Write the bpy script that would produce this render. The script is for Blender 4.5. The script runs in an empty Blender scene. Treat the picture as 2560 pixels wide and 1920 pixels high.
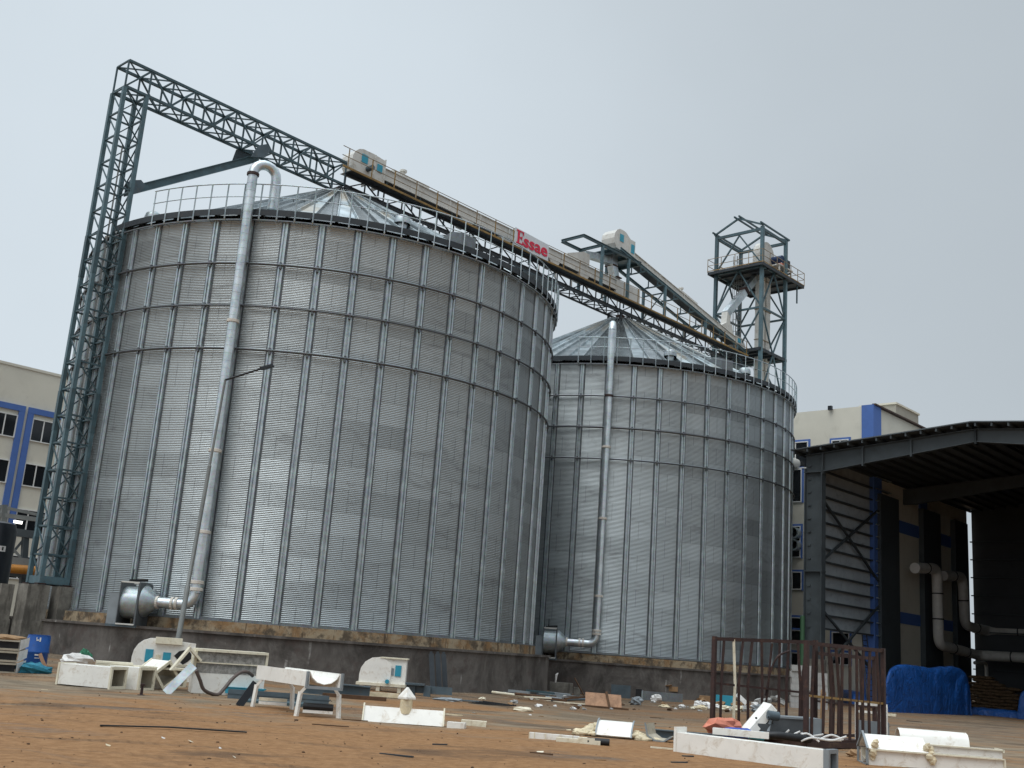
import bpy, math, random
from mathutils import Vector, Matrix
random.seed(7)
sc = bpy.context.scene
COL = sc.collection

# ------------------------------------------------------------------ camera
FPX, PITCH, ROLL, CAMH = 2743.675, 0.23854904, -0.07312313, 1.6
cp, sp, cr, sr = math.cos(PITCH), math.sin(PITCH), math.cos(ROLL), math.sin(ROLL)
fwd = Vector((0, cp, sp)); up0 = Vector((0, -sp, cp)); rt0 = Vector((1, 0, 0))
CX = rt0*cr - up0*sr          # image right
CY = -(up0*cr + rt0*sr)       # image down
cam_d = bpy.data.cameras.new('camera'); cam = bpy.data.objects.new('camera', cam_d); COL.objects.link(cam)
cam_d.sensor_width = 36; cam_d.lens = FPX/2560*36; cam_d.clip_end = 3000; cam_d.clip_start = 0.1
m = Matrix((CX, -CY, -fwd)).transposed().to_4x4(); m.translation = Vector((0, 0, CAMH)); cam.matrix_world = m
sc.camera = cam
sc.render.resolution_x = 1024; sc.render.resolution_y = 768

# ------------------------------------------------------------------ world, sun, exposure
SUN_EL, SUN_AZ = math.radians(58), math.radians(215)
w = bpy.data.worlds.new('World'); sc.world = w; w.use_nodes = True
nt = w.node_tree; nt.nodes.clear()
def wn(t, **k):
    n = nt.nodes.new(t)
    for a, b in k.items(): setattr(n, a, b)
    return n
wo = wn('ShaderNodeOutputWorld'); bg = wn('ShaderNodeBackground')
sky = wn('ShaderNodeTexSky', sky_type='NISHITA', sun_disc=False, sun_elevation=SUN_EL, sun_rotation=SUN_AZ)
sky.dust_density = 4.0; sky.air_density = 1.5
hs = wn('ShaderNodeHueSaturation'); hs.inputs['Saturation'].default_value = 0.35
nt.links.new(sky.outputs[0], hs.inputs['Color'])
tc = wn('ShaderNodeTexCoord')
sep = wn('ShaderNodeSeparateXYZ'); nt.links.new(tc.outputs['Generated'], sep.inputs[0])
# overcast deck: a little darker to the right, brighter towards the zenith, soft mottling
def mapr(src, a, b, c, d, typ='SMOOTHSTEP'):
    n = wn('ShaderNodeMapRange', interpolation_type=typ)
    nt.links.new(src, n.inputs[0])
    for i, v in enumerate((a, b, c, d)): n.inputs[i+1].default_value = v
    return n.outputs[0]
def wm(op, a, b):
    n = wn('ShaderNodeMath', operation=op)
    for i, v in enumerate((a, b)):
        if isinstance(v, (int, float)): n.inputs[i].default_value = v
        else: nt.links.new(v, n.inputs[i])
    return n.outputs[0]
gx = mapr(sep.outputs[0], -0.35, 0.48, 1.03, 0.72)
gz_ = mapr(sep.outputs[2], 0.60, 1.0, 1.0, 3.6)
gl = mapr(sep.outputs[2], 0.0, 0.30, 1.10, 1.0)
nz = wn('ShaderNodeTexNoise'); nz.inputs['Scale'].default_value = 1.7; nz.inputs['Detail'].default_value = 5
nt.links.new(tc.outputs['Generated'], nz.inputs['Vector'])
gn = mapr(nz.outputs[0], 0.3, 0.7, 0.93, 1.07, 'LINEAR')
lum = wm('MULTIPLY', wm('MULTIPLY', gx, gz_), wm('MULTIPLY', gn, gl))
ov = wn('ShaderNodeVectorMath', operation='SCALE'); ov.inputs[0].default_value = (6.10, 6.85, 7.45)
nt.links.new(lum, ov.inputs['Scale'])
mx = wn('ShaderNodeMix', data_type='RGBA'); mx.inputs['Factor'].default_value = 0.90
nt.links.new(hs.outputs[0], mx.inputs['A']); nt.links.new(ov.outputs[0], mx.inputs['B'])
nt.links.new(mx.outputs['Result'], bg.inputs['Color']); bg.inputs['Strength'].default_value = 0.1
nt.links.new(bg.outputs[0], wo.inputs[0])
sd = bpy.data.lights.new('sun', 'SUN'); sd.energy = 1.0; sd.angle = math.radians(40); sd.color = (1, 0.97, 0.92)
so = bpy.data.objects.new('sun', sd); COL.objects.link(so)
so.rotation_euler = (math.radians(90)-SUN_EL, 0, math.radians(180)-SUN_AZ)
sc.view_settings.view_transform = 'Standard'; sc.view_settings.look = 'None'
sc.view_settings.exposure = 0.12; sc.view_settings.gamma = 1.0
sc.render.engine = 'CYCLES'

# ------------------------------------------------------------------ survey frame
# s runs along the line through both silo centres, o across it (towards the yard), z up
C1 = Vector((-9.27306, 51.50512, 0)); C2 = Vector((6.74740, 68.70685, 0))
AX = Vector((0.68153379, 0.73178665, 0)); NX = Vector((0.73178665, -0.68153379, 0))
AXANG = math.atan2(AX.y, AX.x)
def W(s, o, z): return C1 + AX*s + NX*o + Vector((0, 0, z))
def ray(x, y): return (CX*((x-1280)/FPX) + CY*((y-960)/FPX) + fwd)
def sst(a, b, x):
    t = min(1, max(0, (x-a)/(b-a))); return t*t*(3-2*t)
def gz(x, y):
    a = max(-0.2, min(0.35, -0.022*(x+5)))
    return a*sst(26, 40, y)*(1-sst(7, 14, x)) + 0.08*sst(30, 37, y)*(1-sst(1, 4, x))
def G(px, py):
    d = ray(px, py); z = 0
    for _ in range(6):
        P = Vector((0, 0, CAMH)) + d*((z-CAMH)/d.z); z = gz(P.x, P.y)
    P.z = z + (0.035*hnoise(P.x*0.8, P.y*0.8) if P.y < 60 else 0)*sst(8, 14, P.y) - 0.03; return P      # things stand slightly sunk in the loose earth
def PL(px, py, o):            # survey point on the vertical plane o = const -> (s, z)
    d = ray(px, py); q = C1 + NX*o; t = q.dot(NX)/d.dot(NX); P = Vector((0, 0, CAMH)) + d*t
    return (P-C1).dot(AX), P.z
def PS(px, py, s):            # survey point on the vertical plane s = const -> (o, z)
    d = ray(px, py); q = C1 + AX*s; t = q.dot(AX)/d.dot(AX); P = Vector((0, 0, CAMH)) + d*t
    return (P-C1).dot(NX), P.z

# ------------------------------------------------------------------ mesh builder
class MB:
    def __init__(s): s.v = []; s.f = []
    def add(s, vs, fs):
        n = len(s.v); s.v += [Vector(v) for v in vs]; s.f += [tuple(i+n for i in f) for f in fs]; return s
    def box(s, x0, x1, y0, y1, z0, z1, T=None):
        T = T or (lambda a, b, c: Vector((a, b, c)))
        c = [T(x, y, z) for z in (z0, z1) for x, y in ((x0, y0), (x1, y0), (x1, y1), (x0, y1))]
        return s.add(c, [(3,2,1,0),(4,5,6,7),(0,1,5,4),(1,2,6,5),(2,3,7,6),(3,0,4,7)])
    def bar(s, p, q, w, h=None, up=(0, 0, 1)):
        p, q = Vector(p), Vector(q); h = h or w; d = (q-p).normalized(); u = Vector(up)
        if abs(d.dot(u)) > 0.98: u = Vector((AX.x, AX.y, 0))
        sx = d.cross(u).normalized(); uu = sx.cross(d).normalized()
        c = [P + sx*a*w/2 + uu*b*h/2 for P in (p, q) for a, b in ((-1,-1),(1,-1),(1,1),(-1,1))]
        return s.add(c, [(0,1,2,3),(7,6,5,4),(0,4,5,1),(1,5,6,2),(2,6,7,3),(3,7,4,0)])
    def ibeam(s, p, q, w, h, t=0.03, up=(0, 0, 1)):
        p, q = Vector(p), Vector(q); d = (q-p).normalized(); u = Vector(up)
        sx = d.cross(u).normalized(); uu = sx.cross(d).normalized()
        s.bar(p+uu*(h/2-t/2), q+uu*(h/2-t/2), w, t, up); s.bar(p-uu*(h/2-t/2), q-uu*(h/2-t/2), w, t, up)
        return s.bar(p, q, t, h-2*t, up)
    def tube(s, path, r, n=10, caps=True):
        P = [Vector(p) for p in path]; R = r if isinstance(r, (list, tuple)) else [r]*len(P)
        T = []
        for i in range(len(P)):
            a = P[max(0, i-1)]; b = P[min(len(P)-1, i+1)]; T.append((b-a).normalized())
        u = Vector((0, 0, 1)) if abs(T[0].z) < 0.9 else Vector((1, 0, 0))
        u = (u - T[0]*u.dot(T[0])).normalized(); vs = []; fs = []
        for i in range(len(P)):
            u = (u - T[i]*u.dot(T[i])).normalized(); b = T[i].cross(u)
            for k in range(n):
                a = 2*math.pi*k/n; vs.append(P[i] + (u*math.cos(a) + b*math.sin(a))*R[i])
        for i in range(len(P)-1):
            for k in range(n):
                fs.append((i*n+k, i*n+(k+1) % n, (i+1)*n+(k+1) % n, (i+1)*n+k))
        if caps:
            fs.append(tuple(range(n-1, -1, -1))); fs.append(tuple((len(P)-1)*n+k for k in range(n)))
        return s.add(vs, fs)
    def prism(s, poly, c0, c1, T):
        n = len(poly); vs = [T(a, b, c0) for a, b in poly] + [T(a, b, c1) for a, b in poly]
        return s.add(vs, [tuple(range(n-1, -1, -1)), tuple(range(n, 2*n))] + [(i, (i+1) % n, n+(i+1) % n, n+i) for i in range(n)])
    def sheet(s, pts, th, T):    # open poly-line (a,b) given thickness th, extruded along c between pts' c0,c1
        pl, c0, c1 = pts; out = []
        for i in range(len(pl)):
            a = Vector(pl[max(0, i-1)]); b = Vector(pl[min(len(pl)-1, i+1)]); d = (b-a).normalized()
            out.append((pl[i][0]-d.y*th, pl[i][1]+d.x*th))
        n = len(pl); vs = []
        for c in (c0, c1):
            vs += [T(a, b, c) for a, b in pl] + [T(a, b, c) for a, b in out]
        fs = []
        for i in range(n-1):
            fs += [(i, i+1, 2*n+i+1, 2*n+i), (n+i+1, n+i, 3*n+i, 3*n+i+1), (i+1, i, n+i, n+i+1), (2*n+i, 2*n+i+1, 3*n+i+1, 3*n+i)]
        fs += [(0, 2*n, 3*n, n), (n-1, 2*n-1, 4*n-1, 3*n-1)]
        return s.add(vs, fs)
    def lathe(s, prof, n, T=None, a0=0, a1=2*math.pi):
        T = T or (lambda a, b, c: Vector((a, b, c))); full = abs(a1-a0-2*math.pi) < 1e-6
        m_ = n if full else n+1; vs = []; fs = []
        for r, z in prof:
            for k in range(m_):
                a = a0+(a1-a0)*k/n; vs.append(T(r*math.cos(a), r*math.sin(a), z))
        for i in range(len(prof)-1):
            for k in range(n):
                k2 = (k+1) % m_; fs.append((i*m_+k, i*m_+k2, (i+1)*m_+k2, (i+1)*m_+k))
        return s.add(vs, fs)
    def ball(s, c, rx, ry, rz, n=8, m_=6, jit=0.0, rng=random):
        vs = [Vector(c)+Vector((0, 0, rz))]; fs = []
        for i in range(1, m_):
            t = math.pi*i/m_
            for k in range(n):
                a = 2*math.pi*k/n; j = 1+rng.uniform(-jit, jit)
                vs.append(Vector(c)+Vector((rx*math.sin(t)*math.cos(a)*j, ry*math.sin(t)*math.sin(a)*j, rz*math.cos(t)*j)))
        vs.append(Vector(c)-Vector((0, 0, rz))); L = len(vs)-1
        for k in range(n):
            fs.append((0, 1+k, 1+(k+1) % n)); fs.append((L, L-n+(k+1) % n, L-n+k))
        for i in range(m_-2):
            for k in range(n):
                a = 1+i*n; fs.append((a+k, a+n+k, a+n+(k+1) % n, a+(k+1) % n))
        return s.add(vs, fs)
    def build(s, name, mat, parent=None, org=None, smooth=False):
        if org is None: org = ORG.get(parent.name, Vector((0, 0, 0))) if parent else Vector((0, 0, 0))
        me = bpy.data.meshes.new(name); me.from_pydata([v-org for v in s.v], [], s.f); me.materials.append(M[mat])
        if smooth:
            me.polygons.foreach_set('use_smooth', [True]*len(me.polygons))
        me.update(); o = bpy.data.objects.new(name, me); COL.objects.link(o)
        if parent: o.parent = parent; ORG[o.name] = org
        else: o.location = org
        if smooth == 'auto':
            try: me.set_sharp_from_angle(angle=math.radians(38))
            except Exception: pass
        return o
ORG = {}
def tag(o, label, cat, group=None):
    o['label'] = label; o['category'] = cat
    o['kind'] = 'thing'
    if group: o['group'] = group
    return o
def thing(name, label, cat, loc=(0, 0, 0), rot=0, group=None, world=True):
    o = bpy.data.objects.new(name, None); COL.objects.link(o); o.location = loc; o.rotation_euler = (0, 0, rot)
    o.empty_display_size = 0.3
    ORG[o.name] = Vector(loc) if world else Vector((0, 0, 0))
    return tag(o, label, cat, group)
def dup_child(o, parent, rz=0.0):
    c = o.copy(); COL.objects.link(c); c.parent = parent; c.rotation_euler = (0, 0, o.rotation_euler[2]+rz); ORG[c.name] = ORG.get(o.name, Vector((0,0,0)))
    return c
def FRM(px, py, yaw, z=None):    # local frame on the ground: x to the right across the view, turned by yaw degrees
    P = G(px, py); a = math.atan2(-P.x, P.y) + math.radians(yaw)
    k = math.hypot(P.x, P.y)*1.03/FPX
    if z is not None: P.z += z
    return P, a, k
def gthing(name, label, cat, px, py, yaw=0, group=None, z=None):
    P, a, k = FRM(px, py, yaw, z)
    return thing(name, label, cat, P, a, group, world=False), k
def gsolo(b, name, mat, label, cat, px, py, yaw=0, group=None, z=None, smooth=False):
    P, a, k = FRM(px, py, yaw, z); o = b.build(name, mat, smooth=smooth); o.location = P; o.rotation_euler = (0, 0, a)
    return tag(o, label, cat, group)
def kpx(px, py):
    P = G(px, py); return math.hypot(P.x, P.y)*1.03/FPX

# ------------------------------------------------------------------ materials
M = {}
class NB:
    def __init__(s, name):
        s.m = bpy.data.materials.new(name); s.m.use_nodes = True; s.t = s.m.node_tree; s.b = s.t.nodes['Principled BSDF']
        s.tc = s.t.nodes.new('ShaderNodeTexCoord'); M[name] = s.m
    def n(s, t, **k):
        x = s.t.nodes.new(t)
        for a, b in k.items(): setattr(x, a, b)
        return x
    def ln(s, a, b): s.t.links.new(a, b)
    def put(s, sock, v):
        if isinstance(v, (int, float)): sock.default_value = v
        elif isinstance(v, (tuple, list)): sock.default_value = tuple(v)+((1,) if len(v) == 3 and len(sock.default_value) == 4 else ())
        else: s.ln(v, sock)
    def mt(s, op, a, b=0.0, c=None):
        x = s.n('ShaderNodeMath', operation=op); s.put(x.inputs[0], a); s.put(x.inputs[1], b)
        if c is not None: s.put(x.inputs[2], c)
        return x.outputs[0]
    def mapping(s, scale=(1, 1, 1), rot=(0, 0, 0), src=None):
        x = s.n('ShaderNodeMapping'); s.ln(src or s.tc.outputs['Object'], x.inputs[0]); x.inputs['Scale'].default_value = scale; x.inputs['Rotation'].default_value = rot
        return x.outputs[0]
    def noise(s, scale, detail=4, rough=0.55, vec=None, dist=0.0):
        x = s.n('ShaderNodeTexNoise'); s.ln(vec or s.tc.outputs['Object'], x.inputs['Vector'])
        x.inputs['Scale'].default_value = scale; x.inputs['Detail'].default_value = detail; x.inputs['Roughness'].default_value = rough; x.inputs['Distortion'].default_value = dist
        return x.outputs[0]
    def rng(s, v, a, b, c=0.0, d=1.0, smooth=True):
        x = s.n('ShaderNodeMapRange', interpolation_type='SMOOTHSTEP' if smooth else 'LINEAR'); s.put(x.inputs[0], v)
        for i, q in enumerate((a, b, c, d)): s.put(x.inputs[i+1], q)
        return x.outputs[0]
    def mix(s, f, a, b, bt='MIX'):
        x = s.n('ShaderNodeMix', data_type='RGBA', blend_type=bt); s.put(x.inputs['Factor'], f); s.put(x.inputs['A'], a); s.put(x.inputs['B'], b)
        return x.outputs['Result']
    def bump(s, h, strength=0.3, dist=0.02):
        x = s.n('ShaderNodeBump'); s.ln(h, x.inputs['Height']); x.inputs['Strength'].default_value = strength; x.inputs['Distance'].default_value = dist
        s.ln(x.outputs[0], s.b.inputs['Normal']); return x
    def set(s, col=None, rough=None, metal=None, spec=None):
        if col is not None: s.put(s.b.inputs['Base Color'], col)
        if rough is not None: s.put(s.b.inputs['Roughness'], rough)
        if metal is not None: s.put(s.b.inputs['Metallic'], metal)
        if spec is not None: s.put(s.b.inputs['Specular IOR Level'], spec)
        return s
def paint(name, col, rough=0.5, metal=0.0, dirt=None, dirtamt=0.35, scale=1.5, var=0.12, spec=0.4, bump=0.0):
    b = NB(name); n1 = b.noise(scale, 6, 0.6)
    c = b.mix(b.rng(n1, 0.3, 0.7), tuple(x*(1-var) for x in col), tuple(min(1, x*(1+var)) for x in col))
    if dirt: c = b.mix(b.mt('MULTIPLY', b.rng(b.noise(scale*2.3, 7, 0.7, dist=0.8), 0.5, 0.72), dirtamt), c, dirt)
    b.set(c, b.rng(n1, 0.2, 0.8, rough*0.85, min(1, rough*1.15)), metal, spec)
    if bump: b.bump(b.noise(scale*12, 4), bump, 0.02)
    return b
# galvanised corrugated wall sheets: each sheet its own tone, faint lap seams, weather marks
def galv_wall():
    b = NB('galvanised_wall'); sp_ = b.n('ShaderNodeSeparateXYZ'); b.ln(b.tc.outputs['Object'], sp_.inputs[0])
    u = b.mt('MULTIPLY', b.mt('ARCTAN2', sp_.outputs[1], sp_.outputs[0]), 48/(2*math.pi)); v = b.mt('DIVIDE', sp_.outputs[2], 0.88)
    fv = b.mt('FLOOR', v); odd = b.mt('MULTIPLY', b.mt('FLOORED_MODULO', fv, 2.0), 1.0)
    uu = b.mt('DIVIDE', b.mt('ADD', u, odd), 2.0); fu = b.mt('FLOOR', uu)
    cmb = b.n('ShaderNodeCombineXYZ'); b.ln(fu, cmb.inputs[0]); b.ln(fv, cmb.inputs[1])
    wn_ = b.n('ShaderNodeTexWhiteNoise', noise_dimensions='2D'); b.ln(cmb.outputs[0], wn_.inputs['Vector'])
    tone = b.rng(wn_.outputs['Value'], 0, 1, 0.80, 1.10, False)
    fr = b.mt('FRACT', uu); seam = b.mt('COMPARE', fr, 0.72, 0.006); seamh = b.mt('COMPARE', b.mt('FRACT', v), 0.02, 0.025)
    # weather streaks run down, patches spread along the corrugations
    st = b.noise(0.9, 5, 0.6, b.mapping((1.2, 1.2, 0.10))); pa = b.noise(0.8, 6, 0.7, b.mapping((0.5, 0.5, 1.6)), 1.0)
    grime = b.mt('MULTIPLY', b.rng(pa, 0.52, 0.70), 0.50)
    base = b.mix(grime, (0.385, 0.425, 0.440), (0.200, 0.212, 0.218))
    base = b.mix(b.mt('MULTIPLY', b.rng(st, 0.5, 0.75), 0.35), base, (0.250, 0.285, 0.300))
    base = b.mix(b.mt('MULTIPLY', b.mt('MAXIMUM', seam, b.mt('MULTIPLY', seamh, 0.30)), 0.40), base, (0.09, 0.10, 0.105))
    sc_ = b.n('ShaderNodeVectorMath', operation='SCALE'); b.ln(base, sc_.inputs[0]); b.ln(tone, sc_.inputs['Scale'])
    b.set(sc_.outputs[0], b.rng(pa, 0.3, 0.7, 0.36, 0.48), 0.74, 0.5)
galv_wall()
def galv(name, col, rough, metal=0.9, scale=3.0):
    b = NB(name); v = b.n('ShaderNodeTexVoronoi'); v.inputs['Scale'].default_value = scale*9; b.ln(b.tc.outputs['Object'], v.inputs['Vector'])
    n1 = b.noise(scale, 5, 0.6); cc = b.mix(b.rng(n1, 0.3, 0.7), tuple(x*0.8 for x in col), tuple(x*1.12 for x in col))
    cc = b.mix(0.12, cc, v.outputs['Color'], 'OVERLAY'); b.set(cc, b.rng(n1, 0.25, 0.75, rough*0.8, rough*1.25), metal, 0.5)
galv('galvanised', (0.44, 0.495, 0.515), 0.42, 0.75)
galv('galvanised_duct', (0.60, 0.655, 0.68), 0.34, 0.80, 2.0)
galv('galvanised_dark', (0.20, 0.215, 0.225), 0.5, 0.7)
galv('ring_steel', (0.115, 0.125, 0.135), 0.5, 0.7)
def roofmat():
    b = NB('galvanised_roof'); sp_ = b.n('ShaderNodeSeparateXYZ'); b.ln(b.tc.outputs['Object'], sp_.inputs[0])
    u = b.mt('FLOOR', b.mt('MULTIPLY', b.mt('ARCTAN2', sp_.outputs[1], sp_.outputs[0]), 72/(2*math.pi)))
    wn_ = b.n('ShaderNodeTexWhiteNoise', noise_dimensions='1D'); b.ln(u, wn_.inputs['W'])
    n1 = b.noise(0.9, 6, 0.65); dust = b.rng(b.noise(0.22, 3), 0.50, 0.62)
    c = b.mix(b.rng(n1, 0.35, 0.65), (0.26, 0.30, 0.315), (0.52, 0.585, 0.61))
    c = b.mix(b.mt('MULTIPLY', dust, b.rng(wn_.outputs['Value'], 0.3, 0.9, 0.1, 0.75)), c, (0.36, 0.30, 0.22))
    sc_ = b.n('ShaderNodeVectorMath', operation='SCALE'); b.ln(c, sc_.inputs[0]); b.ln(b.rng(wn_.outputs['Value'], 0, 1, 0.55, 1.25, False), sc_.inputs['Scale'])
    b.set(sc_.outputs[0], b.rng(wn_.outputs['Value'], 0, 1, 0.22, 0.5, False), 0.78, 0.5)
roofmat()
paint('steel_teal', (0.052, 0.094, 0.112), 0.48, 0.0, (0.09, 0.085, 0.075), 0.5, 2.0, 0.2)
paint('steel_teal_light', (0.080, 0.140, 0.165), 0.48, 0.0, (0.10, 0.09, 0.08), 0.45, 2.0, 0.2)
paint('steel_blue_grey', (0.075, 0.105, 0.125), 0.5, 0.0, (0.12, 0.11, 0.09), 0.5, 2.0, 0.2)
paint('deck_plate', (0.028, 0.036, 0.044), 0.6, 0.0, (0.07, 0.06, 0.05), 0.4, 1.2, 0.25)
paint('shed_steel', (0.056, 0.068, 0.075), 0.55, 0.0, (0.03, 0.03, 0.03), 0.4, 1.0, 0.15)
paint('shed_sheet', (0.245, 0.275, 0.295), 0.5, 0.1, (0.08, 0.08, 0.08), 0.4, 0.7, 0.12)
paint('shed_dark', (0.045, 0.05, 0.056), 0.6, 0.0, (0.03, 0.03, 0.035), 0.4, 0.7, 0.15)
paint('shed_roof', (0.10, 0.115, 0.125), 0.5, 0.2, (0.05, 0.05, 0.05), 0.4, 0.7, 0.12)
paint('yellow_worn', (0.25, 0.155, 0.050), 0.6, 0.0, (0.13, 0.075, 0.035), 0.85, 1.6, 0.25)
paint('rail_brown', (0.26, 0.20, 0.13), 0.6, 0.0, (0.14, 0.08, 0.04), 0.7, 2.0, 0.2)
paint('machine_cream', (0.58, 0.575, 0.54), 0.45, 0.0, (0.32, 0.26, 0.19), 0.55, 1.5, 0.08)
paint('white_panel', (0.82, 0.805, 0.755), 0.42, 0.0, (0.42, 0.32, 0.20), 0.50, 2.2, 0.05)
paint('white_edge', (0.72, 0.67, 0.53), 0.5, 0.0, (0.40, 0.30, 0.16), 0.55, 3.0, 0.08)
paint('white_inner', (0.42, 0.38, 0.30), 0.6, 0.0, (0.22, 0.17, 0.11), 0.6, 3.0, 0.12)
paint('cyan_panel', (0.035, 0.30, 0.42), 0.4, 0.0, (0.05, 0.12, 0.15), 0.3, 4.0, 0.08)
paint('grey_lining', (0.30, 0.29, 0.27), 0.8, 0.0, (0.10, 0.095, 0.085), 0.9, 9.0, 0.35, bump=0.6)
paint('fan_grey', (0.105, 0.116, 0.125), 0.4, 0.3, (0.05, 0.05, 0.05), 0.3, 2.0, 0.15)
paint('fan_light', (0.24, 0.27, 0.29), 0.5, 0.1, (0.15, 0.14, 0.12), 0.3, 2.0, 0.1)
paint('band_white', (0.62, 0.58, 0.52), 0.6, 0.0, (0.35, 0.28, 0.2), 0.5, 6.0, 0.12)
paint('black_rubber', (0.010, 0.011, 0.013), 0.5, 0.0, (0.05, 0.045, 0.04), 0.3, 3.0, 0.2)
paint('black_plastic', (0.012, 0.015, 0.020), 0.35, 0.0, (0.03, 0.03, 0.03), 0.3, 3.0, 0.2)
paint('rust_brown', (0.036, 0.018, 0.016), 0.6, 0.0, (0.12, 0.055, 0.03), 0.6, 3.0, 0.25)
paint('rust_floor', (0.055, 0.030, 0.024), 0.7, 0.0, (0.12, 0.08, 0.05), 0.7, 2.0, 0.25)
paint('plaster', (0.66, 0.63, 0.54), 0.85, 0.0, (0.50, 0.47, 0.39), 0.45, 0.35, 0.05, 0.2)
paint('plaster_grey', (0.36, 0.345, 0.30), 0.85, 0.0, (0.28, 0.26, 0.22), 0.4, 0.4, 0.05, 0.2)
paint('blue_paint', (0.075, 0.155, 0.42), 0.7, 0.0, (0.06, 0.10, 0.28), 0.3, 0.6, 0.06)
paint('window_frame', (0.72, 0.72, 0.70), 0.45, 0.0, None, 0, 2.0, 0.03)
paint('orange_paint', (0.40, 0.165, 0.02), 0.5, 0.0, (0.16, 0.07, 0.02), 0.4, 1.5, 0.12)
paint('motor_orange', (0.60, 0.10, 0.02), 0.45, 0.0, None, 0, 2, 0.1)
paint('motor_blue', (0.015, 0.035, 0.10), 0.4, 0.0, None, 0, 2, 0.1)
paint('drum_blue', (0.008, 0.075, 0.30), 0.35, 0.0, (0.05, 0.06, 0.08), 0.4, 3.0, 0.12)
paint('wood_plank', (0.36, 0.215, 0.135), 0.8, 0.0, (0.16, 0.08, 0.045), 0.5, 4.0, 0.18, 0.2)
paint('wood_dark', (0.10, 0.058, 0.035), 0.85, 0.0, (0.05, 0.03, 0.02), 0.5, 4.0, 0.2, 0.2)
paint('cardboard', (0.30, 0.19, 0.105), 0.85, 0.0, (0.18, 0.11, 0.06), 0.4, 5.0, 0.1, 0.2)
paint('white_plastic', (0.70, 0.69, 0.67), 0.4, 0.0, (0.45, 0.42, 0.36), 0.4, 6.0, 0.12)
paint('foam_cream', (0.62, 0.53, 0.36), 0.7, 0.0, (0.75, 0.70, 0.58), 0.7, 5.0, 0.2)
paint('teal_cloth', (0.03, 0.20, 0.29), 0.75, 0.0, (0.012, 0.09, 0.15), 0.6, 7.0, 0.25)
paint('green_bag', (0.03, 0.16, 0.09), 0.6, 0.0, None, 0, 5, 0.2)
paint('salmon_bag', (0.55, 0.19, 0.12), 0.6, 0.0, None, 0, 5, 0.15)
paint('blue_bag', (0.01, 0.07, 0.38), 0.45, 0.0, None, 0, 5, 0.2)
paint('block_grey', (0.36, 0.36, 0.35), 0.9, 0.0, (0.22, 0.22, 0.21), 0.5, 5, 0.12, 0.2)
paint('jute', (0.19, 0.125, 0.075), 0.95, 0.0, (0.05, 0.032, 0.02), 0.5, 6, 0.25, 0.1, bump=0.5)
paint('pipe_cream', (0.60, 0.58, 0.54), 0.5, 0.0, (0.25, 0.23, 0.2), 0.3, 1.5, 0.08)
paint('sign_white', (0.62, 0.65, 0.68), 0.4, 0.0, (0.45, 0.45, 0.45), 0.2, 1, 0.04)
paint('sign_red', (0.62, 0.012, 0.055), 0.45, 0.0, None, 0, 1, 0.04)
paint('red_paint', (0.45, 0.02, 0.02), 0.4, 0.0, None, 0, 1, 0.05)
paint('green_pole', (0.04, 0.10, 0.05), 0.5, 0.0, None, 0, 1, 0.1)
paint('lamp_grey', (0.20, 0.21, 0.205), 0.5, 0.3, (0.13, 0.12, 0.11), 0.4, 1.5, 0.12)
paint('hose_brown', (0.10, 0.075, 0.065), 0.6, 0.0, None, 0, 3, 0.2)
b = paint('tarp_blue', (0.008, 0.062, 0.245), 0.36, 0.0, (0.020, 0.100, 0.33), 0.5, 1.5, 0.2); vc = b.n('ShaderNodeTexVoronoi', feature='DISTANCE_TO_EDGE'); vc.inputs['Scale'].default_value = 1.5; b.ln(b.mapping((1, 1, 0.6)), vc.inputs['Vector']); b.bump(b.mt('ADD', b.noise(2.2, 7, 0.65, dist=1.8), b.mt('MULTIPLY', b.rng(vc.outputs['Distance'], 0.0, 0.10), 0.18)), 0.8, 0.14)
def glass():
    b = NB('dark_glass'); b.set((0.012, 0.014, 0.017), 0.08, 0.0, 0.5)
glass()
def lampm():
    b = NB('lamp_lit'); b.set((0.9, 0.9, 0.9), 0.5); b.b.inputs['Emission Color'].default_value = (1, 0.97, 0.9, 1); b.b.inputs['Emission Strength'].default_value = 2.5
lampm()
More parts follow.
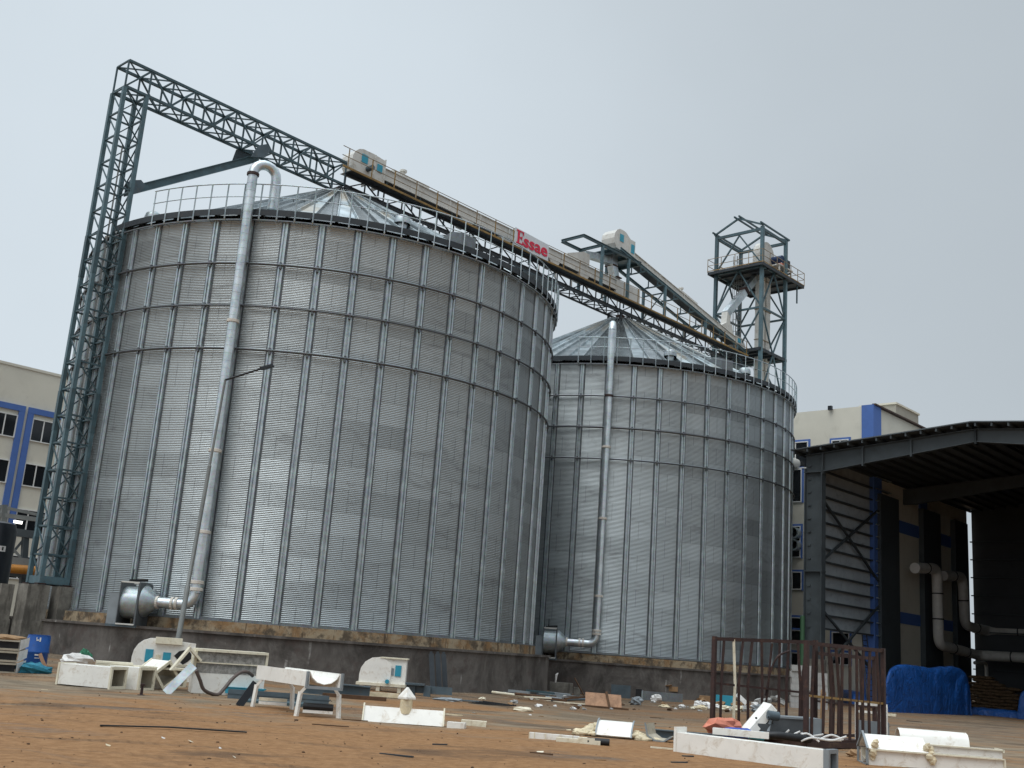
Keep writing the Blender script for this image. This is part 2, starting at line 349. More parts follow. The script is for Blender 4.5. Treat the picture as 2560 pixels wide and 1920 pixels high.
def concrete():
    b = NB('concrete_plinth'); n1 = b.noise(0.75, 8, 0.68, b.mapping((1, 1, 0.75)), 0.5); n2 = b.noise(2.2, 7, 0.7, b.mapping((1.1, 1.1, 0.8)), 0.4)
    c = b.mix(b.rng(n1, 0.32, 0.66), (0.050, 0.044, 0.040), (0.150, 0.136, 0.124))
    c = b.mix(b.mt('MULTIPLY', b.rng(n2, 0.54, 0.70), 0.35), c, (0.205, 0.192, 0.180))
    c = b.mix(b.mt('MULTIPLY', b.rng(b.noise(1.4, 6, 0.7), 0.52, 0.66), 0.6), c, (0.085, 0.062, 0.055))
    st = b.rng(b.noise(2.4, 5, 0.6, b.mapping((1.3, 1.3, 0.13))), 0.64, 0.70)
    c = b.mix(b.mt('MULTIPLY', st, b.rng(n1, 0.45, 0.6)), c, (0.42, 0.41, 0.39))
    b.set(c, 0.8, 0, 0.3); b.bump(b.noise(7, 6, 0.7), 0.35, 0.03)
    b = NB('concrete_ring'); n1 = b.noise(1.1, 7, 0.7, dist=0.5)
    c = b.mix(b.rng(n1, 0.40, 0.60), (0.24, 0.140, 0.066), (0.33, 0.262, 0.175))
    c = b.mix(b.rng(b.noise(1.9, 6, 0.7), 0.44, 0.62), c, (0.095, 0.072, 0.050))
    st = b.rng(b.noise(3.2, 4, 0.6, b.mapping((2.0, 2.0, 0.25))), 0.60, 0.66)
    c = b.mix(b.mt('MULTIPLY', st, 0.75), c, (0.06, 0.04, 0.028)); b.set(c, 0.85, 0, 0.25); b.bump(b.noise(6, 6), 0.3, 0.03)
    b = NB('concrete_pier'); n1 = b.noise(1.0, 7, 0.65)
    c = b.mix(b.rng(n1, 0.38, 0.62), (0.12, 0.112, 0.098), (0.25, 0.235, 0.205))
    c = b.mix(b.mt('MULTIPLY', b.rng(b.noise(2.2, 5, 0.6, b.mapping((2, 2, 0.3))), 0.52, 0.66), 0.6), c, (0.07, 0.062, 0.055))
    b.set(c, 0.85, 0, 0.25); b.bump(b.noise(6, 6), 0.3, 0.03)
concrete()
def groundmat():
    b = NB('yard_earth'); P = b.tc.outputs['Object']
    trk = b.mapping((0.26, 0.46, 1), (0, 0, math.radians(-7)))
    trk2 = b.mapping((0.55, 0.95, 1), (0, 0, math.radians(6)))
    a = b.noise(1.0, 6, 0.60, trk, 0.8); c2 = b.noise(1.0, 6, 0.62, trk2, 0.9); big = b.noise(0.09, 4, 0.55); fine = b.noise(5.5, 7, 0.7); gr = b.noise(26, 3, 0.7)
    sy = b.n('ShaderNodeSeparateXYZ'); b.ln(P, sy.inputs[0])
    fore = b.rng(sy.outputs[1], 13, 27, 0.42, 0.0)
    soil = b.mix(b.rng(fine, 0.30, 0.70), (0.215, 0.108, 0.044), (0.322, 0.178, 0.082))
    pack = b.mix(b.rng(c2, 0.35, 0.65), (0.150, 0.117, 0.080), (0.265, 0.206, 0.140))
    f = b.rng(b.mt('SUBTRACT', b.mt('ADD', a, b.mt('MULTIPLY', big, 0.5)), fore), 0.60, 0.86)
    c = b.mix(f, soil, pack)
    damp = b.rng(b.noise(0.8, 6, 0.6, b.mapping((0.30, 0.55, 1), (0, 0, math.radians(-3))), 0.6), 0.56, 0.68)
    c = b.mix(b.mt('MULTIPLY', damp, 0.72), c, (0.070, 0.044, 0.028))
    wet = b.rng(b.noise(0.30, 6, 0.6, b.mapping((0.5, 1.0, 1), (0, 0, math.radians(-5))), 0.9), 0.57, 0.66); c = b.mix(b.mt('MULTIPLY', wet, 0.60), c, (0.105, 0.078, 0.058))
    ruts = b.rng(c2, 0.60, 0.68); c = b.mix(b.mt('MULTIPLY', ruts, 0.45), c, (0.115, 0.062, 0.032))
    lowv = b.noise(0.12, 3, 0.5); tv = b.mt('ADD', b.mt('SUBTRACT', sy.outputs[1], b.mt('MULTIPLY', sy.outputs[0], 0.045)), b.mt('MULTIPLY', lowv, 3.2)); tf = b.mt('FRACT', b.mt('DIVIDE', tv, 3.1))
    tr = b.mt('MAXIMUM', b.rng(b.mt('ABSOLUTE', b.mt('SUBTRACT', tf, 0.30)), 0.035, 0.065, 1, 0), b.rng(b.mt('ABSOLUTE', b.mt('SUBTRACT', tf, 0.78)), 0.03, 0.06, 1, 0))
    tr = b.mt('MULTIPLY', tr, b.rng(b.noise(0.25, 5, 0.65, b.mapping((0.5, 1.0, 1))), 0.45, 0.60)); lug = b.mt('ADD', 0.55, b.mt('MULTIPLY', 0.45, b.mt('SINE', b.mt('ADD', b.mt('MULTIPLY', sy.outputs[0], 34.0), b.mt('MULTIPLY', sy.outputs[1], 12.0)))))
    c = b.mix(b.mt('MULTIPLY', tr, 0.50), c, (0.125, 0.072, 0.038))
    c = b.mix(b.mt('MULTIPLY', b.rng(gr, 0.62, 0.75), 0.45), c, (0.07, 0.042, 0.026))
    c = b.mix(b.mt('MULTIPLY', b.rng(b.noise(14, 4, 0.6), 0.66, 0.76), 0.35), c, (0.42, 0.33, 0.22))
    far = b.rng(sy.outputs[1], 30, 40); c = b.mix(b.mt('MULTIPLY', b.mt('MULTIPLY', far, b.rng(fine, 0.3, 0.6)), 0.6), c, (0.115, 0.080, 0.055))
    b.set(c, b.rng(wet, 0, 1, 0.9, 0.42), 0, 0.25)
    h = b.mt('ADD', b.mt('MULTIPLY', fine, 0.6), b.mt('ADD', b.mt('MULTIPLY', gr, 0.25), b.mt('SUBTRACT', b.mt('MULTIPLY', c2, 1.2), b.mt('MULTIPLY', b.mt('MULTIPLY', tr, lug), 0.7))))
    b.bump(h, 0.7, 0.10)
groundmat()

# ------------------------------------------------------------------ ground
def hnoise(x, y):
    return (math.sin(x*0.9+0.7*math.sin(y*0.6))*math.cos(y*1.3+0.5*x)*0.5 + math.sin(x*2.3+y*1.7)*0.2 + math.sin(x*4.9-y*3.1)*math.sin(y*5.3+x*1.1)*0.15)
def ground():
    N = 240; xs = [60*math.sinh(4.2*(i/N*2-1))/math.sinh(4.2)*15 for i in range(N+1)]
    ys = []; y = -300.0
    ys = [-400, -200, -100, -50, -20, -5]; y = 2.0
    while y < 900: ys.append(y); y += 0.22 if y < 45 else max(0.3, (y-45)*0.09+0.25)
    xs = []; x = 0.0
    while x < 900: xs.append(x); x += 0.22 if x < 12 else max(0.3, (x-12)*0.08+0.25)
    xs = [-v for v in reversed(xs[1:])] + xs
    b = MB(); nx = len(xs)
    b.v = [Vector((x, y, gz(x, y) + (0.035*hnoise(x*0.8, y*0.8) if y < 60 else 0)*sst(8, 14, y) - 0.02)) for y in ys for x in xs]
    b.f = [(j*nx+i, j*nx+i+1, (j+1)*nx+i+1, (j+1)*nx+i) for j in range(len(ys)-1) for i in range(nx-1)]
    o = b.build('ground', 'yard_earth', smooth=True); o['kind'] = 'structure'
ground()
def clods():
    b = MB(); rg = random.Random(3)
    for i in range(1000):
        y = 11+34*rg.random()**1.3; x = rg.uniform(-0.55, 0.56)*y; r = 0.007+0.018*rg.random()**3
        if rg.random() < 0.02: r *= 1.7
        b.ball((x, y, gz(x, y)+r*0.3-0.02+0.035*hnoise(x*0.8, y*0.8)), r*rg.uniform(0.8, 1.5), r, r*0.7, 5, 3, 0.25, rg)
    o = b.build('earth_clods', 'clod'); tag(o, 'small dark clods and stones strewn over the orange earth of the yard', 'clods'); o['kind'] = 'stuff'
paint('clod', (0.10, 0.055, 0.030), 0.95, 0, (0.2, 0.13, 0.08), 0.6, 0.8, 0.4)
clods()

# ------------------------------------------------------------------ silos
R = 11.0; ZB, ZT = 1.94, 17.33; NR = 48; DPH = 0.12855912
PH1, PH2 = -2.2143180, -1.9701999
ZAPEX, RCOL = 23.05, 1.05
WA0 = math.radians(-134); WR0 = math.radians(-121); WA1 = WA0 + math.radians(306)   # the eave walkway stops short of the lattice tower
def make_silo(root):
    # corrugated wall (real corrugation)
    pitch = 0.0677; n = int((ZT-ZB)/pitch); seg = 144; b = MB(); prof = []
    for i in range(n):
        for k in range(6):
            a = 2*math.pi*k/6; prof.append((R + 0.0065*math.sin(a)*1.6, ZB + (i+k/6)*pitch))
    prof.append((R, ZT)); b.lathe(prof, seg); b.build('wall', 'galvanised_wall', root, smooth=True)
    # base angle ring
    MB().lathe([(R-0.02, ZB-0.03), (R+0.14, ZB-0.03), (R+0.14, ZB), (R+0.03, ZB+0.005), (R+0.03, ZB+0.09), (R-0.02, ZB+0.09)], 144).build('base_ring', 'galvanised_dark', root)
    # stiffeners: hat section
    def T(a, bb, c): return Vector((bb, a, c))
    hat = [(-0.115, R+0.012), (-0.115, R+0.02), (-0.095, R+0.085), (-0.035, R+0.085), (-0.022, R+0.03), (0.022, R+0.03), (0.035, R+0.085), (0.095, R+0.085), (0.115, R+0.02), (0.115, R+0.012)]
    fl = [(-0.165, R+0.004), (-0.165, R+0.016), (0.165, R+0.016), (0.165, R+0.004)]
    first = MB().prism(hat, ZB+0.01, ZT-0.02, T).build('stiffener', 'galvanised', root); first.rotation_euler = (0, 0, PH1)
    edge_shade = MB().prism(fl, ZB+0.01, ZT-0.02, T).build('stiffener_edge_shade', 'ring_steel', root); edge_shade.rotation_euler = (0, 0, PH1)  # dark strip paints the shade and reflection edges beside each rib
    for k in range(1, NR): dup_child(edge_shade, root, k*DPH if k < 30 else 30*DPH+(k-29)*(2*math.pi-30*DPH)/19)
    for k in range(1, NR): dup_child(first, root, k*DPH if k < 30 else 30*DPH+(k-29)*(2*math.pi-30*DPH)/19)
    for z in (12.035, 13.754, 15.477):
        b = MB(); b.lathe([(R+0.13+0.045*math.cos(a), z+0.045*math.sin(a)) for a in [2*math.pi*i/8 for i in range(9)]], 144)
        for k in range(NR):
            a = PH1 + (k*DPH if k < 30 else 30*DPH+(k-29)*(2*math.pi-30*DPH)/19); ca, sa = math.cos(a), math.sin(a)
            def TT(x, y, zz): return Vector((ca*x-sa*y, sa*x+ca*y, zz))
            b.box(R+0.085, R+0.15, -0.045, 0.045, z-0.15, z+0.10, TT)
        b.build('wind_ring', 'ring_steel', root)
    # roof cone with standing ribs
    b = MB(); NS = 72; re = R+0.12; ze = ZT + 0.10; zc = ZAPEX-0.05
    for k in range(NS):
        a0 = 2*math.pi*k/NS; a1 = 2*math.pi*(k+1)/NS; w_ = 0.035/1
        def pt(r, a, dz=0): return (r*math.cos(a), r*math.sin(a), ze+(zc-ze)*(re-r)/(re-RCOL)+dz)
        for r0, r1 in ((re, 6.0), (6.0, RCOL)):
            d0, d1 = 0.07/r0, 0.05/r1
            q = [pt(r0, a0+d0), pt(r0, a1-d0), pt(r1, a1-d1), pt(r1, a0+d1)]
            b.add(q, [(0, 1, 2, 3)])
            h = 0.14
            q = [pt(r0, a0-d0), pt(r0, a0-d0*0.4, h), pt(r0, a0+d0*0.4, h), pt(r0, a0+d0), pt(r1, a0-d1), pt(r1, a0-d1*0.4, h), pt(r1, a0+d1*0.4, h), pt(r1, a0+d1)]
            b.add(q, [(0, 1, 5, 4), (1, 2, 6, 5), (2, 3, 7, 6)])
    rf = b.build('roof', 'galvanised_roof', root)
    MB().lathe([(RCOL+0.05, ZAPEX-0.14), (RCOL+0.05, ZAPEX+0.06), (RCOL-0.25, ZAPEX+0.10), (0.3, ZAPEX+0.16), (0.3, ZAPEX+0.5), (0.0, ZAPEX+0.5)], 40).build('roof_collar', 'rust_floor', rf)
    # eave walkway
    MB().lathe([(R-0.15, ZT+0.29), (R+0.20, ZT+0.29), (R+0.20, ZT+0.33), (R-0.15, ZT+0.33), (R-0.15, ZT+0.29)], 130, None, WA0, WA1).build('walkway_deck', 'deck_plate', root)
    MB().lathe([(R+0.20, ZT+0.12), (R+0.225, ZT+0.12), (R+0.225, ZT+0.37), (R+0.20, ZT+0.37), (R+0.20, ZT+0.12)], 130, None, WA0, WA1).build('toe_board', 'deck_plate', root)
    MB().lathe([(R+0.17, ZT-0.09), (R+0.21, ZT-0.09), (R+0.21, ZT-0.045), (R+0.17, ZT-0.045), (R+0.17, ZT-0.09)], 130, None, WA0, WA1).build('bracket_rail', 'galvanised_dark', root)
    b = MB(); zr = ZT-0.07
    b.bar((R+0.02, 0, zr), (R+0.21, 0, zr), 0.05, 0.04); b.bar((R+0.20, 0, zr), (R+0.245, 0, zr+0.06), 0.05, 0.04); b.bar((R+0.245, 0, zr+0.03), (R+0.245, 0, 18.74), 0.05, 0.035)
    post = b.build('railing_post', 'galvanised', root); post.rotation_euler = (0, 0, WR0+0.005)
    npost = 82
    dpo = (WA1-WR0-0.02)/(npost-1)
    for k in range(1, npost): dup_child(post, root, dpo*k)
    for z, r in ((18.74, 0.025), (18.20, 0.018)):
        MB().lathe([(R+0.245+r*math.cos(a), z+r*math.sin(a)) for a in [2*math.pi*i/6 for i in range(7)]], 130, None, WR0, WA1).build('handrail', 'galvanised', root, smooth=True)
    up = MB().box(R+0.07, R+0.165, -0.27, 0.27, ZT-0.075, ZT-0.05).build('under_plate', 'galvanised_duct', root)   # light plates under the walkway
    up.rotation_euler = (0, 0, WR0+0.005+dpo*0.5)
    for k in range(1, npost-1):
        if k % 7 != 3: dup_child(up, root, dpo*k)
    return root
s1 = thing('grain_silo', 'large corrugated galvanised grain silo at the left, under the lattice bridge, nearest the camera', 'silo', C1, 0, 'corrugated grain silos', world=False)
make_silo(s1)
s2 = thing('grain_silo', 'farther corrugated galvanised grain silo at the right, beside the open shed and elevator tower', 'silo', C2 + Vector((0, 0, -0.1277)), PH2-PH1, 'corrugated grain silos', world=False)
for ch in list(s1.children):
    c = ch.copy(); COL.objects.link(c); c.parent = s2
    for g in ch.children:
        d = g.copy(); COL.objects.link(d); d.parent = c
def roof_pt(C, az, r, dz=0):
    z = ZT+0.10 + (ZAPEX-ZT-0.15)*(R+0.12-r)/(R+0.12-RCOL); return C + Vector((r*math.cos(az), r*math.sin(az), z+dz))
def roof_vent(silo, C, azd, r):
    az = math.radians(azd)-silo.rotation_euler[2]; P = roof_pt(Vector((0, 0, 0)), az, r)
    b = MB(); ca, sa = math.cos(az), math.sin(az)
    def T(a, c, z): return P + Vector((ca*a-sa*c, sa*a+ca*c, z))
    b.lathe([(0.22, -0.25), (0.22, 0.25)], 14, T); b.lathe([(0.36, 0.12), (0.37, 0.25), (0.32, 0.42), (0.16, 0.52), (0.0, 0.55)], 14, T)
    b.build('roof_vent', 'galvanised', silo, org=Vector((0, 0, 0)), smooth='auto')
def roof_hood(silo, C, azd, r):
    az = math.radians(azd)-silo.rotation_euler[2]; P = roof_pt(Vector((0, 0, 0)), az, r)
    ca, sa = math.cos(az), math.sin(az)
    def T(a, z, c): return P + Vector((ca*a-sa*c, sa*a+ca*c, z))
    b = MB(); b.prism([(-0.9, 0.45), (0.55, -0.25), (0.55, 0.42), (-0.1, 0.62)], -0.42, 0.42, T)
    b.build('roof_hatch', 'galvanised_dark', silo, org=Vector((0, 0, 0)))
for a, r in ((-62, 8.8), (-22, 9.4), (-128, 10.2)): roof_vent(s1, C1, a, r)
roof_hood(s1, C1, -45, 9.3)
for a, r in ((-78, 9.6), (-48, 9.9), (-122, 9.8)): roof_vent(s2, C2, a, r)
roof_hood(s2, C2, -58, 9.6)
# plinths
def plinth(C, dz, lab):
    t = thing('concrete_plinth', lab, 'plinth', C, 0, 'round concrete plinths', world=False)
    zt = 1.55+dz
    MB().lathe([(11.86, -1.0), (11.85, zt-0.09), (11.93, zt-0.09), (11.93, zt), (0.0, zt)], 96).build('plinth_drum', 'concrete_plinth', t, smooth='auto')
    MB().lathe([(R+0.22, zt-0.05), (R+0.20, ZB+dz-0.03), (0, ZB+dz-0.03)], 96).build('ring_beam', 'concrete_ring', t, smooth='auto')
plinth(C1, 0, 'dark stained round concrete plinth under the nearer silo at the left')
plinth(C2, -0.15, 'dark stained round concrete plinth under the farther silo at the right')

# ------------------------------------------------------------------ blower fans and aeration ducts
def arc(c, a, b, r, t0, t1, n):  # points on an arc in the plane of unit vectors a,b
    return [c + a*(r*math.cos(t0+(t1-t0)*i/n)) + b*(r*math.sin(t0+(t1-t0)*i/n)) for i in range(n+1)]
def duct_and_fan(C, azd, azf, dz, zdrop_top, which, fanlab, ductlab, wr=0.19):
    ra = Vector((math.cos(azd), math.sin(azd), 0)); ta = Vector((-ra.y, ra.x, 0))
    rd = R+0.46; P = C + ra*rd; z0 = 2.41+dz; ztop = 19.1+dz
    t = thing('air_duct', ductlab, 'duct', P, 0, 'galvanised air ducts up the silo walls')
    Z = Vector((0, 0, 1)); path = []
    # lower run: from the fan cone along the tangent then elbow up
    rf = Vector((math.cos(azf), math.sin(azf), 0)); pf = C + rf*(R+0.75)
    run = (P - pf); run.z = 0; L = run.length; run.normalize()
    b = MB(); e = 0.42
    p0 = pf + run*0.70 + Z*z0; p1 = P - run*e + Z*z0
    path = [p0] + arc(p1 + Z*e, -Z, run, e, 0, math.pi/2, 5)
    b.tube(path, wr, 20); b.build('elbow_run', 'galvanised_duct', t, smooth='auto')
    b = MB(); zz = z0+e; pp = [P+Z*zz]; rr_ = [wr]; zz += 0.2      # riser with its raised spiral-wound seams
    while zz < ztop-0.1:
        pp += [P+Z*zz, P+Z*(zz+0.004), P+Z*(zz+0.016), P+Z*(zz+0.02)]; rr_ += [wr, wr+0.008, wr+0.008, wr]; zz += 0.30
    pp.append(P+Z*ztop); rr_.append(wr); b.tube(pp, rr_, 20); b.build('riser', 'galvanised_duct', t, smooth='auto')
    # gooseneck
    rr = 0.47; gd = (ra*0.62 - ta*0.80).normalized() if which == 1 else ra; cc = P + Z*ztop - gd*rr
    pts = arc(cc, gd, Z, rr, 0, math.pi, 9); pts.append(pts[-1] - Z*zdrop_top)
    b = MB(); b.tube(pts, wr*1.03, 20); b.build('gooseneck', 'galvanised_duct', t, smooth='auto')
    # flange bands
    nb = [z0+0.55, z0+0.80, z0+2.6, z0+5.6, z0+10.6, ztop-0.05] if which == 1 else [z0+0.5, z0+0.66, z0+2.4, z0+6.4, z0+10.2, z0+13.0]
    for i, z in enumerate(nb):
        b = MB(); b.tube([P+Z*(z-0.06), P+Z*(z-0.05), P+Z*(z+0.05), P+Z*(z+0.06)], [wr+0.03, wr+0.05, wr+0.05, wr+0.03], 20); b.build('flange_band', 'band_white' if i != 5 else 'rust_brown', t, smooth='auto')
    for f in (0.05, 0.62, 0.78):
        q = p0 + (p1-p0)*f
        b = MB(); b.tube([q-run*0.045, q+run*0.045], wr+0.035, 20); b.build('flange_band', 'band_white', t)
    for z in (8+dz, 12+dz, 16+dz):
        b = MB(); b.bar(P-ra*0.36+Z*z, P+Z*z, 0.05, 0.05); b.build('wall_bracket', 'galvanised_dark', t)
    # fan
    base = pf + Z*(1.55+dz); yaw = math.atan2(run.y, run.x)
    f = thing('blower_fan', fanlab, 'fan', base, yaw, 'blower fans beside the silos', world=False)
    h = z0-(1.55+dz)   # axis height
    def T(a, bb, c): return Vector((c, a, bb))
    # side plates square with chamfered top, scroll drum between
    pl = [(-0.62, 0.0), (0.62, 0.0), (0.62, 1.42), (0.52, 1.50), (-0.62, 1.50)]
    MB().prism(pl, -0.43, -0.40, T).build('side_plate', 'fan_grey', f); MB().prism(pl, 0.22, 0.28, T).build('side_plate', 'fan_grey', f)
    MB().lathe([(0.56, -0.40), (0.56, 0.22)], 28, lambda a, bb, c: Vector((c, a, bb+h-0.07))).build('scroll', 'galvanised', f, smooth=True)
    b = MB()
    for y_, z_ in ((-0.60, 0.02), (0.60, 0.02), (-0.60, 1.48), (0.50, 1.48)): MB().bar((-0.415, y_, z_), (0.25, y_, z_), 0.055, 0.05).build('tie_bar', 'machine_cream', f)
    MB().lathe([(0.56, 0.285), (0.54, 0.36), (0.22, 0.72)], 28, lambda a, bb, c: Vector((c, a, bb+h))).build('inlet_cone', 'galvanised', f, smooth='auto')
    MB().box(-0.80, -0.43, -0.55, 0.35, 0.0, 1.08).build('motor_guard', 'fan_light', f)
    b = MB(); b.bar((-0.3, -0.2, 1.55), (0.2, 0.2, 1.60), 0.12, 0.09); b.bar((-0.2, -0.2, 1.5), (-0.2, -0.2, 1.95), 0.03, 0.03); b.build('lifting_lug', 'black_rubber', f)
    b = MB(); b.box(-0.80, 0.30, -0.58, -0.48, -0.08, 0.0); b.box(-0.80, 0.30, 0.48, 0.58, -0.08, 0.0); b.build('base_rail', 'steel_blue_grey', f)
duct_and_fan(C1, -1.7000, -1.879, 0.0, 1.3, 1, 'grey centrifugal blower fan with cone inlet at the foot of the nearer left silo', 'galvanised air duct with gooseneck top climbing the nearer left silo')
duct_and_fan(C2, -1.7030, -1.896, -0.13, 1.0, 2, 'grey blower fan in the gap between the silos, at the foot of the farther one', 'galvanised air duct with pale clamps climbing the farther right silo')

# ------------------------------------------------------------------ lattice helpers
def truss(root, s0, s1, o0, o1, z0, z1, n, cw, bw, mat, light=False):
    for o in (o0, o1):
        for z in (z0, z1):
            MB().bar(W(s0, o, z), W(s1, o, z), cw).build('chord', mat, root)
    ds = (s1-s0)/n
    for o in (o0, o1):
        b = MB()
        for i in range(n+1):
            b.bar(W(s0+i*ds, o, z0), W(s0+i*ds, o, z1), bw)
            if i < n: b.bar(W(s0+(i+(i % 2))*ds, o, z0 if 1 else z1), W(s0+(i+1-(i % 2))*ds, o, z1), bw)
        b.build('web_bracing', mat, root)
    for z in ((z0,) if light else (z0, z1)):
        b = MB()
        for i in range(n+1):
            b.bar(W(s0+i*ds, o0, z), W(s0+i*ds, o1, z), bw)
            if i < n:
                b.bar(W(s0+i*ds, o0, z), W(s0+(i+1)*ds, o1, z), bw*0.8)
                if not light: b.bar(W(s0+i*ds, o1, z), W(s0+(i+1)*ds, o0, z), bw*0.8)
        b.build('lateral_bracing', mat, root)
# left lattice tower
SA, SB = -12.15, -11.13
t = thing('lattice_tower', 'tall slender teal steel lattice tower standing left of the nearer silo', 'tower', W(-11.64, 0, 2.85))
ring = [(SA, 0.5), (SB, 0.5), (SB, -0.5), (SA, -0.5)]
for s, o in ring: MB().bar(W(s, o, 2.85), W(s, o, 23.5), 0.16, 0.16, up=NX).build('leg', 'steel_teal_light', t)
for k in range(4):
    (sa, oa), (sb, ob) = ring[k], ring[(k+1) % 4]; b = MB(); n = 19; dz = (23.5-2.85)/n
    for i in range(n+1):
        z = 2.85+i*dz; b.bar(W(sa, oa, z), W(sb, ob, z), 0.065, 0.065)
        if i < n: b.bar(W(sa, oa, z+dz), W(sb, ob, z), 0.046, 0.046)
    b.build('face_bracing', 'steel_teal', t)
b = MB()
for k in range(4):
    (sa, oa), (sb, ob) = ring[k], ring[(k+1) % 4]; b.bar(W(sa, oa, 2.98), W(sb, ob, 2.98), 0.10, 0.28)
b.build('base_frame', 'steel_teal_light', t)
for s, o in ring: MB().box(s-0.16, s+0.16, o-0.16, o+0.16, 2.80, 2.85, W).build('base_plate', 'rust_brown', t)
for z0, z1 in ((5.0, 7.2), (8.8, 10.4), (3.9, 4.6), (15.2, 17.0)):     # bolted splice plates on the legs
    for s, o in ring: MB().box(s-0.09, s+0.09, o-0.09, o+0.09, z0, z1, W).build('splice_plate', 'steel_teal', t)
b = MB(); b.tube([W(SA+0.35, 0.45, 2.9), W(SA+0.35, 0.45, 21)], 0.035, 8); b.build('conduit', 'lamp_grey', t)
# concrete piers under the tower
def pier(s0, s1, o0, o1, h, lab):
    P = W((s0+s1)/2, (o0+o1)/2, gz(*W((s0+s1)/2, (o0+o1)/2, 0).xy)); t = thing('concrete_pier', lab, 'pier', P, 0, 'concrete piers under the lattice tower')
    b = MB(); b.box(s0, s1, o0, o1, P.z-0.6, 1.45, W); b.build('lower_block', 'concrete_pier', t)
    b = MB(); b.box(s0+0.03, s1-0.03, o0+0.03, o1-0.03, 1.45, h, W); b.build('upper_block', 'concrete_pier', t)
pier(-12.65, -11.75, -0.30, 0.62, 2.78, 'weathered concrete pier under the front leg of the lattice tower')
pier(-11.50, -10.75, 0.05, 0.85, 2.78, 'mossy concrete pier between lattice tower and the nearer silo')
pier(-13.3, -12.75, -1.15, -0.15, 2.72, 'narrow concrete pier at the left rear of the lattice tower')
# knee strut and bridge
br = thing('lattice_bridge', 'teal steel lattice bridge running from the left tower over the nearer silo roof', 'bridge', W(-6, 0, 23.5))
truss(br, -12.15, -0.25, -0.5, 0.5, 23.55, 24.75, 11, 0.11, 0.065, 'steel_teal')
b = MB(); b.ibeam(W(-10.95, 0, 19.35), W(-5.0, 0, 23.25), 0.22, 0.34, 0.03); b.build('knee_strut', 'steel_teal_light', br)
for gp, d0 in (([(-11.1, 19.05), (-10.55, 19.42), (-10.35, 19.78), (-10.6, 19.95), (-11.1, 19.75)], 0.12), ([(-11.1, 19.05), (-10.55, 19.42), (-10.35, 19.78), (-10.6, 19.95), (-11.1, 19.75)], -0.15), ([(-6.05, 22.75), (-5.05, 23.10), (-4.85, 23.60), (-5.05, 23.72), (-5.9, 23.45)], -0.53), ([(-5.75, 22.85), (-5.0, 23.12), (-4.75, 23.62), (-5.0, 23.80), (-5.45, 23.55)], 0.565)):
    MB().prism(gp, d0, d0+0.03, lambda a, c, d: W(a, d, c)).build('gusset_plate', 'steel_blue_grey', br)
# catwalk truss from silo 1 to elevator tower
ct = thing('catwalk_bridge', 'long steel catwalk on a truss across both silo roofs with yellow edge and handrail', 'bridge', W(18, 0, 23.4))
truss(ct, -0.25, 38.0, -0.55, 0.55, 23.40, 24.12, 30, 0.10, 0.06, 'deck_plate', True)
b = MB()
i = -0.3
while i < 37.8:
    b.box(i, min(i+1.98, 37.8), 0.48, 1.08, 24.17+random.uniform(-0.006, 0.006), 24.205, W); i += 2.0
b.build('deck', 'deck_plate', ct)
MB().bar(W(-0.9, 1.10, 24.21), W(37.9, 1.10, 24.17), 0.05, 0.10).build('toe_board', 'yellow_worn', ct)
for o, zz in ((-0.69, 24.2),): MB().bar(W(-0.3, o, zz), W(37.9, o, zz), 0.05, 0.12).build('toe_board', 'steel_teal', ct)
for k in range(26):
    s = -0.6 + k*1.53
    MB().bar(W(s, 1.10, 24.2), W(s, 1.10, 25.2), 0.045, 0.045).build('railing_post', 'yellow_worn' if k % 3 else 'rail_brown', ct)
for z in (25.2, 24.72): MB().tube([W(-1.0, 1.10, z+0.03), W(37.9, 1.10, z-0.02)], 0.022, 6).build('handrail', 'rail_brown', ct)
for z in (25.15, 24.7): MB().tube([W(16, -0.69, z), W(37.9, -0.69, z)], 0.02, 6).build('handrail', 'rail_brown', ct)
b = MB()
for k in range(14): b.bar(W(16+k*1.6, -0.69, 24.2), W(16+k*1.6, -0.69, 25.15), 0.04, 0.04)
b.build('far_posts', 'rail_brown', ct)
b = MB()
for (s, d) in ((10.9, 1), (33.0, 1)):       # bracket struts between silo eaves and the truss
    for o in (-0.5, 0.5): b.bar(W(s-0.1, o, 20.9), W(s+2.6, o, 23.35), 0.16, 0.2)
    b.box(s+1.6, s+6.0, -0.6, 0.6, 23.28, 23.34, W)
b.build('support_strut', 'steel_blue_grey', ct)
b = MB()
for s in (-0.5, 0.55, 22.9, 24.1):
    for o in (-0.5, 0.5): b.bar(W(s, o, 22.7), W(s, o, 23.4), 0.12)
b.build('roof_leg', 'deck_plate', ct)
# main drag conveyor on the catwalk
cv = thing('chain_conveyor', 'long cream chain conveyor with blue inspection panels lying along the catwalk', 'conveyor', W(18, 0, 24.9))
def conveyor_run(root, f, s0, s1, o, hw, z0, z1, step):
    n = max(1, round((s1-s0)/step)); ds = (s1-s0)/n
    for i in range(n):
        b = MB(); a, c = s0+i*ds, s0+(i+1)*ds-0.012
        b.add([W(a, o-hw, f(a)+z0), W(c, o-hw, f(c)+z0), W(c, o+hw, f(c)+z0), W(a, o+hw, f(a)+z0), W(a, o-hw, f(a)+z1), W(c, o-hw, f(c)+z1), W(c, o+hw, f(c)+z1), W(a, o+hw, f(a)+z1)], [(3,2,1,0),(4,5,6,7),(0,1,5,4),(1,2,6,5),(2,3,7,6),(3,0,4,7)])
        for zz in (z0-0.015, z1+0.005): b.bar(W(a, o+hw+0.03, f(a)+zz), W(c, o+hw+0.03, f(c)+zz), 0.09, 0.03)
        for q in (a+0.02, c-0.02): b.bar(W(q, o+hw+0.02, f(q)+z0-0.02), W(q, o+hw+0.02, f(q)+z1+0.02), 0.05, 0.05)
        b.build('trough_section', 'machine_cream', root)
flat = lambda s: 0.0
